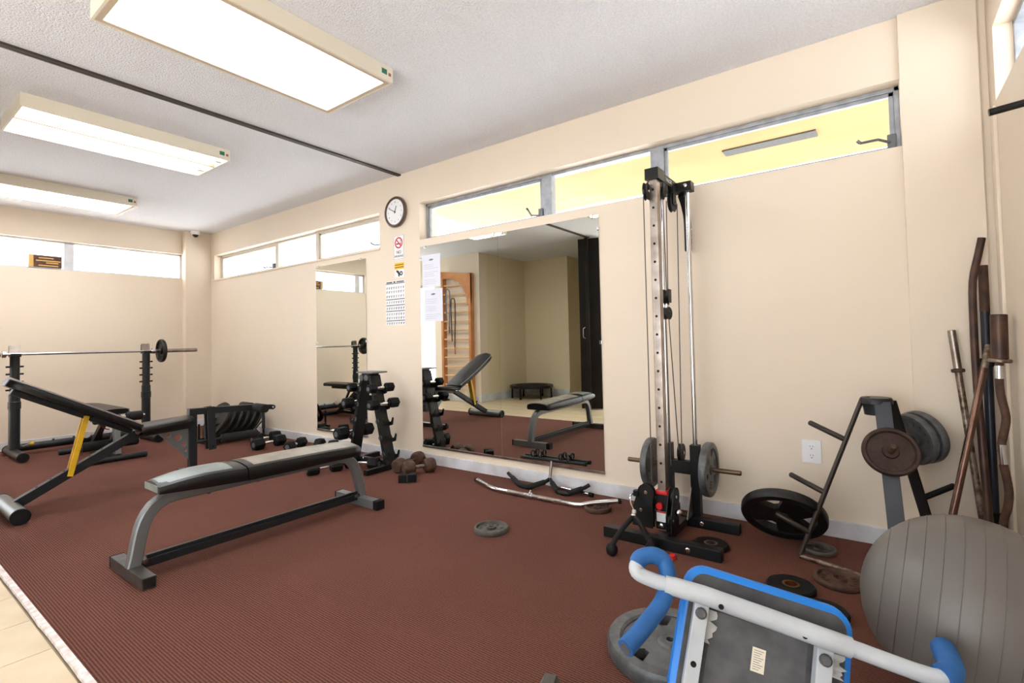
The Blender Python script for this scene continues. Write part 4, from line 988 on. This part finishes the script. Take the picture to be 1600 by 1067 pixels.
# ------------------------------------------------------------------ exercise ball
BC, BR = V((7.357, -1.141, .248)), .247
eb_ = thing('exercise_ball', 'large grey inflatable exercise ball in the right corner of the picture', 'ball', (BC.x, BC.y, 0))
part('ball', B().ball(BC, BR, 64), BALL, eb_, angle=60)
axb = V((.97, -.06, -.13)).normalized()
for k in range(-5, 6):
    t = k*.038; part('ridge', B().ring(BC+axb*t, axb, math.sqrt(BR*BR-t*t)+.0002, .0011, 72, 6), mat('ball_ridge', (98, 94, 91), .45), eb_)
part('air_plug', B().cyl(BC+axb*(BR-.002), BC+axb*(BR+.002), .012, 12), LABELG, eb_)

# ------------------------------------------------------------------ bars leaning in the corner
CG = 'bars leaning in the right corner'
def lean(name, label, loc): return thing(name, label, 'bar', loc, CG)
def ext(p, q):   # extend p->q down to the floor
    p, q = V(p), V(q); return p+(q-p)*((p.z-.004)/(p.z-q.z))
p, q = V((7.442, -.045, 1.012)), ext((7.442, -.045, 1.012), (7.502, -.12, .25))
o = lean('barbell', 'short rusty chrome barbell with a bright sleeve, leftmost of the leaning bars', q)
d = (q-p).normalized()
part('sleeve', B().cyl(p, p+d*.17, .0145, 14, .002), STEEL, o); part('collar_ring', B().cyl(p+d*.17, p+d*.185, .024, 14, .003), RUST, o)
part('shaft', B().tube([p+d*.18, q], .0125, 12), RUSTC, o)
o = lean('bent_bar', 'tall brown bar bent near its top, tallest of the leaning bars', (7.517, -.245, 0))
part('bar', B().tube([(7.553, -.055, 1.405), (7.538, -.06, 1.33), (7.516, -.072, 1.22), (7.510, -.09, 1.05), (7.508, -.125, .782), (7.516, -.19, .247), (7.519, -.235, .004)], .0138, 12, smooth=3), BROWNP, o)
p, q = V((7.556, -.022, 1.288)), ext((7.556, -.022, 1.288), (7.545, -.10, .255))
o = lean('weight_bar', 'straight navy-black bar with clamp collars behind the bent bar', q); d = (q-p).normalized()
part('bar', B().cyl(p, q, .0165, 14, .003), NAVYP, o)
for t, r_ in ((.40, .026), (1.04, .024)): part('clamp', B().cyl(p+d*t, p+d*(t+.035), r_, 14, .003), RUBBER, o)
part('worn_tip', B().cyl(p-d*.001, p+d*.20, .0168, 14), RUST, o)
p, q = V((7.549, -.138, .948)), ext((7.549, -.138, .948), (7.401, -.28, .280))
o = lean('weight_bar', 'brown and silver bar slanting across the other leaning bars', q); d = (q-p).normalized()
part('bar', B().tube([p+d*.1, q], .0135, 12), mat('brown_silver_steel', (124, 96, 84), .25, .9, rgb2=(84, 60, 52), vscale=5), o)
part('chrome_end', B().cyl(p, p+d*.11, .0128, 12, .002), RUSTC, o)
o = lean('curl_bar', 'rusty wavy curl bar with a thick brown sleeve, rightmost of the leaning bars', (7.55, -.28, 0))
wv_ = [(7.557, -.28, .88), (7.555, -.28, .82), (7.556, -.28, .76), (7.568, -.28, .675), (7.562, -.28, .62), (7.551, -.28, .56), (7.553, -.28, .50), (7.561, -.28, .44), (7.566, -.28, .381), (7.560, -.28, .32), (7.546, -.28, .26), (7.548, -.28, .12), (7.55, -.28, .004)]
part('shaft', B().tube(wv_, .0135, 12, smooth=3), RUST, o)
part('chrome_grip', B().tube([(7.5515, -.28, .565), (7.552, -.28, .53), (7.5545, -.28, .49)], .0148, 12), CHROME, o); part('chrome_grip', B().tube([(7.556, -.28, .87), (7.555, -.28, .82)], .0146, 12), CHROME, o)
part('sleeve', B().cyl((7.559, -.28, .895), (7.562, -.28, 1.07), .026, 18, .003), BROWNP, o); part('collar_ring', B().cyl((7.558, -.28, .882), (7.559, -.28, .896), .036, 18, .003), RUSTC, o)

# ------------------------------------------------------------------ overturned blue exercise chair
TL = V((6.756, -1.65, .377)); U = V((.9194, .3272, -.2182)).normalized(); Vd = V((-.0749, -.3988, -.914)).normalized(); NC = V((.3861, -.8567, .3421)).normalized()
def Q3(u, v, n): return TL+U*u+Vd*v+NC*n
ch = thing('exercise_chair', 'overturned exercise seat with blue cushion edge and white tube handles in the foreground', 'exercise seat', (6.92, -1.68, .0))
def rrect(w_, h_, r_, k=6, off=0):
    out = []
    for cx, cy, a0 in ((w_-r_, r_, -90), (w_-r_, h_-r_, 0), (r_, h_-r_, 90), (r_, r_, 180)):
        for i in range(k+1):
            a = math.radians(a0+90*i/k); out.append((cx+(r_+off)*math.cos(a), cy+(r_+off)*math.sin(a)))
    return out
Wp, Hp, V0 = .385, .325, -.042
def ringpad(levels, m, nm):
    vs = []; fs = []; k = None
    for off, n_ in levels:
        pts = rrect(Wp, Hp, .05, 6, off); k = len(pts); vs += [Q3(a, c_+V0, n_) for a, c_ in pts]
    for i in range(len(levels)-1):
        for j in range(k): fs.append((i*k+j, i*k+(j+1) % k, (i+1)*k+(j+1) % k, (i+1)*k+j))
    fs += [tuple(range(k)), tuple(range((len(levels)-1)*k, len(levels)*k))]
    b = B(); b._add(vs, fs); return part(nm, b, m, ch)
ringpad([(-.03, -.066), (-.010, -.060), (.0, -.048), (.004, -.028), (.001, -.010), (-.010, -.002)], BLUEV, 'cushion')
bd = ringpad([(-.014, -.012), (-.014, -.002), (-.017, 0)], LINING, 'backing_cloth')
_b = B(); _b._add([Q3(u, v, .0012) for u, v in ((.075, .05), (.29, .05), (.292, .26), (.072, .26))], [(0, 1, 2, 3)])
part('inner_panel', _b, mat('dark_grey_panel', (96, 98, 102), .6, rgb2=(78, 80, 84), vscale=22), ch, False)
part('paper_label', B().bar(Q3(.187, .098, .004), Q3(.187, .150, .004), .030, .001, NC, 0), mat('cream_label', (240, 234, 214), .7), ch, False)
lb2 = B()
for k in range(9): lb2.bar(Q3(.176, .104+.005*k, .0048), Q3(.198-.004*(k % 3), .104+.005*k, .0048), .0012, .0004, NC, 0)
tag(part('label_print', lb2, INKG, ch, False), kind='stuff')
tube_ = [(6.664, -1.736, .432), (6.660, -1.745, .422), (6.664, -1.749, .411), (6.678, -1.744, .402), (6.70, -1.732, .3925), (6.722, -1.722, .386), (6.81, -1.684, .366), (6.958, -1.637, .329), (7.106, -1.589, .291), (7.18, -1.571, .274), (7.232, -1.558, .263), (7.262, -1.547, .259), (7.276, -1.532, .266)]
part('handle_tube', B().tube(spline(tube_, 3), .0180, 16), WHITEP, ch)
part('cross_sleeve', B().tube([(6.725, -1.7205, .3852), (6.81, -1.684, .366), (6.958, -1.637, .329), (7.106, -1.589, .291)], .0222, 16), WHITEP, ch)
for u, v in ((.079, .031), (.262, .034)):
    p = Q3(u, v, .0); hh = part('plug_hole', B().cyl(Q3(u, v, .050), Q3(u, v, .0705), .0062, 12), DARKH, ch)
for u, wd in ((.042, .034), (.318, .034)):
    pp = part('side_bar', B().bar(Q3(u, .025, .019), Q3(u, .30, .019), wd, .03, NC, .003), WHITEP, ch, False)
    bolt('round_bolt', Q3(u, .062 if u < .1 else .072, .034), NC, .0135, pp, LABELG, .010)
    part('bar_hole', B().cyl(Q3(u, .175, .0335), Q3(u, .175, .0348), .007, 12), DARKH, pp)
part('lower_tube', B().tube([Q3(-.02, .292, .02), Q3(.405, .292, .02)], .0165, 14), WHITEP, ch)
for pts in ([Q3(.042, .28, .01), Q3(.042, .275, -.05), Q3(.042, .27, -.09)], [Q3(.318, .28, .01), Q3(.318, .25, -.12), Q3(.318, .20, -.22)]): part('rear_leg', B().tube(pts, .0135, 12), WHITEP, ch)
random.seed(5)
for (u0, u1, v0, v1) in ((.062, .078, .05, .125), (.336, .362, .055, .105), (.10, .27, .012, .022)):
    b = B(); n_ = 9; vs = []; fs = []
    for i in range(n_+1):
        t = i/n_
        if u1-u0 < v1-v0: vs += [Q3(u0, v0+(v1-v0)*t, .003), Q3(u1+random.uniform(-.008, .01), v0+(v1-v0)*t, .004+random.uniform(0, .008))]
        else: vs += [Q3(u0+(u1-u0)*t, v1+.01, .003), Q3(u0+(u1-u0)*t, v0+random.uniform(-.003, .004), .004+random.uniform(0, .003))]
    for i in range(n_): fs.append((i*2, i*2+1, i*2+3, i*2+2))
    b._add(vs, fs); part('torn_lining', b, TORN, ch, False)
gl = [(6.661, -1.741, .427), (6.666, -1.729, .439), (6.686, -1.704, .442), (6.709, -1.686, .429), (6.725, -1.698, .396), (6.724, -1.734, .35), (6.708, -1.807, .32), (6.687, -1.883, .294)]
g1 = part('foam_grip', B().tube(spline(gl, 4), .0208, 16), BLUEF, ch)
e = V(gl[-1]); dd_ = (V(gl[-1])-V(gl[-2])).normalized(); part('grip_plug', B().cyl(e-dd_*.002, e+dd_*.0025, .014, 16), LABELG, g1)
gr = [(7.266, -1.546, .261), (7.280, -1.528, .264), (7.284, -1.50, .266), (7.282, -1.455, .265), (7.279, -1.415, .261)]
part('foam_grip', B().tube(spline(gr, 4), .0250, 16), BLUEF, ch)

# ------------------------------------------------------------------ things seen only in the mirror
wl = thing('wall_ladder', 'orange pine wall ladder against the far wall, seen in the big mirror', 'ladder', (1.38, -3.41, 0))
for x in (1.07, 1.70): part('upright', B().box((x-.025, -3.43, .02), (x+.025, -3.34, 2.16 if x > 1.5 else 2.20), .004), WOOD, wl, False)
for k in range(12): part('rung', B().cyl((1.09, -3.375, .28+.155*k), (1.68, -3.375, .28+.155*k), .014, 12), WOODL, wl)
poly = [(1.04, 2.24), (1.04, 2.10), (1.18, 2.11)]+[(1.18+.46*math.sin(math.radians(t)), 1.66+.45*math.cos(math.radians(t))) for t in range(10, 95, 12)]+[(1.725, 1.66), (1.725, 2.14)]
part('arched_head', B().prism([(x, z) for x, z in reversed(poly)], .03, Mx(((1, 0, 0, 0), (0, 0, -1, -3.345), (0, 1, 0, 0), (0, 0, 0, 1)))), WOOD, wl, False)
for x in (1.07, 1.70): part('foot_pad', B().box((x-.06, -3.44, -.003), (x+.06, -3.30, .02), .004), RUBBER, wl, False)
for k, (x, zt, zb) in enumerate(((1.20, 1.92, 1.28), (1.32, 1.75, .92))):
    o = thing('jump_rope', ('grey jump rope looped high on the wall ladder', 'brown jump rope hanging lower on the wall ladder')[k], 'rope', (x, -3.35, zb))
    part('cord', B().tube([(x-.03, -3.348, zb+.1), (x-.045, -3.348, zt-.08), (x, -3.345, zt), (x+.05, -3.348, zt-.1), (x+.03, -3.348, zb)], .010, 8, smooth=4), (INKG, RUST)[k], o)
    part('handle', B().cyl((x+.03, -3.348, zb), (x+.035, -3.348, zb-.12), .014, 10, .003), (LABELG, WOOD)[k], o)
tp = thing('mini_trampoline', 'small round black trampoline on the tiled floor, seen in the big mirror', 'trampoline', (2.22, -4.37, 0))
cc = (2.22, -4.37, .215)
part('frame_ring', B().ring(cc, ZA, .36, .016, 40, 10), BLACKP, tp)
part('jump_mat', B().cyl((2.22, -4.37, .213), (2.22, -4.37, .220), .30, 36), RUBBER, tp)
part('edge_skirt', B().lathe([(.29, .008), (.38, .012), (.384, -.03), (.376, -.03), (.372, .0), (.29, .0)], cc, ZA, 40, True), VINYL, tp)
for k in range(6):
    a = PI/6+k*PI/3; x, y = cc[0]+.345*math.cos(a), cc[1]+.345*math.sin(a)
    lg = part('leg', B().cyl((x, y, .0), (x, y, .21), .014, 10), BLACKP, tp); part('leg_tip', B().cyl((x, y, -.003), (x, y, .03), .018, 10, .003), RUBBER, lg)
bpy.context.view_layer.update()
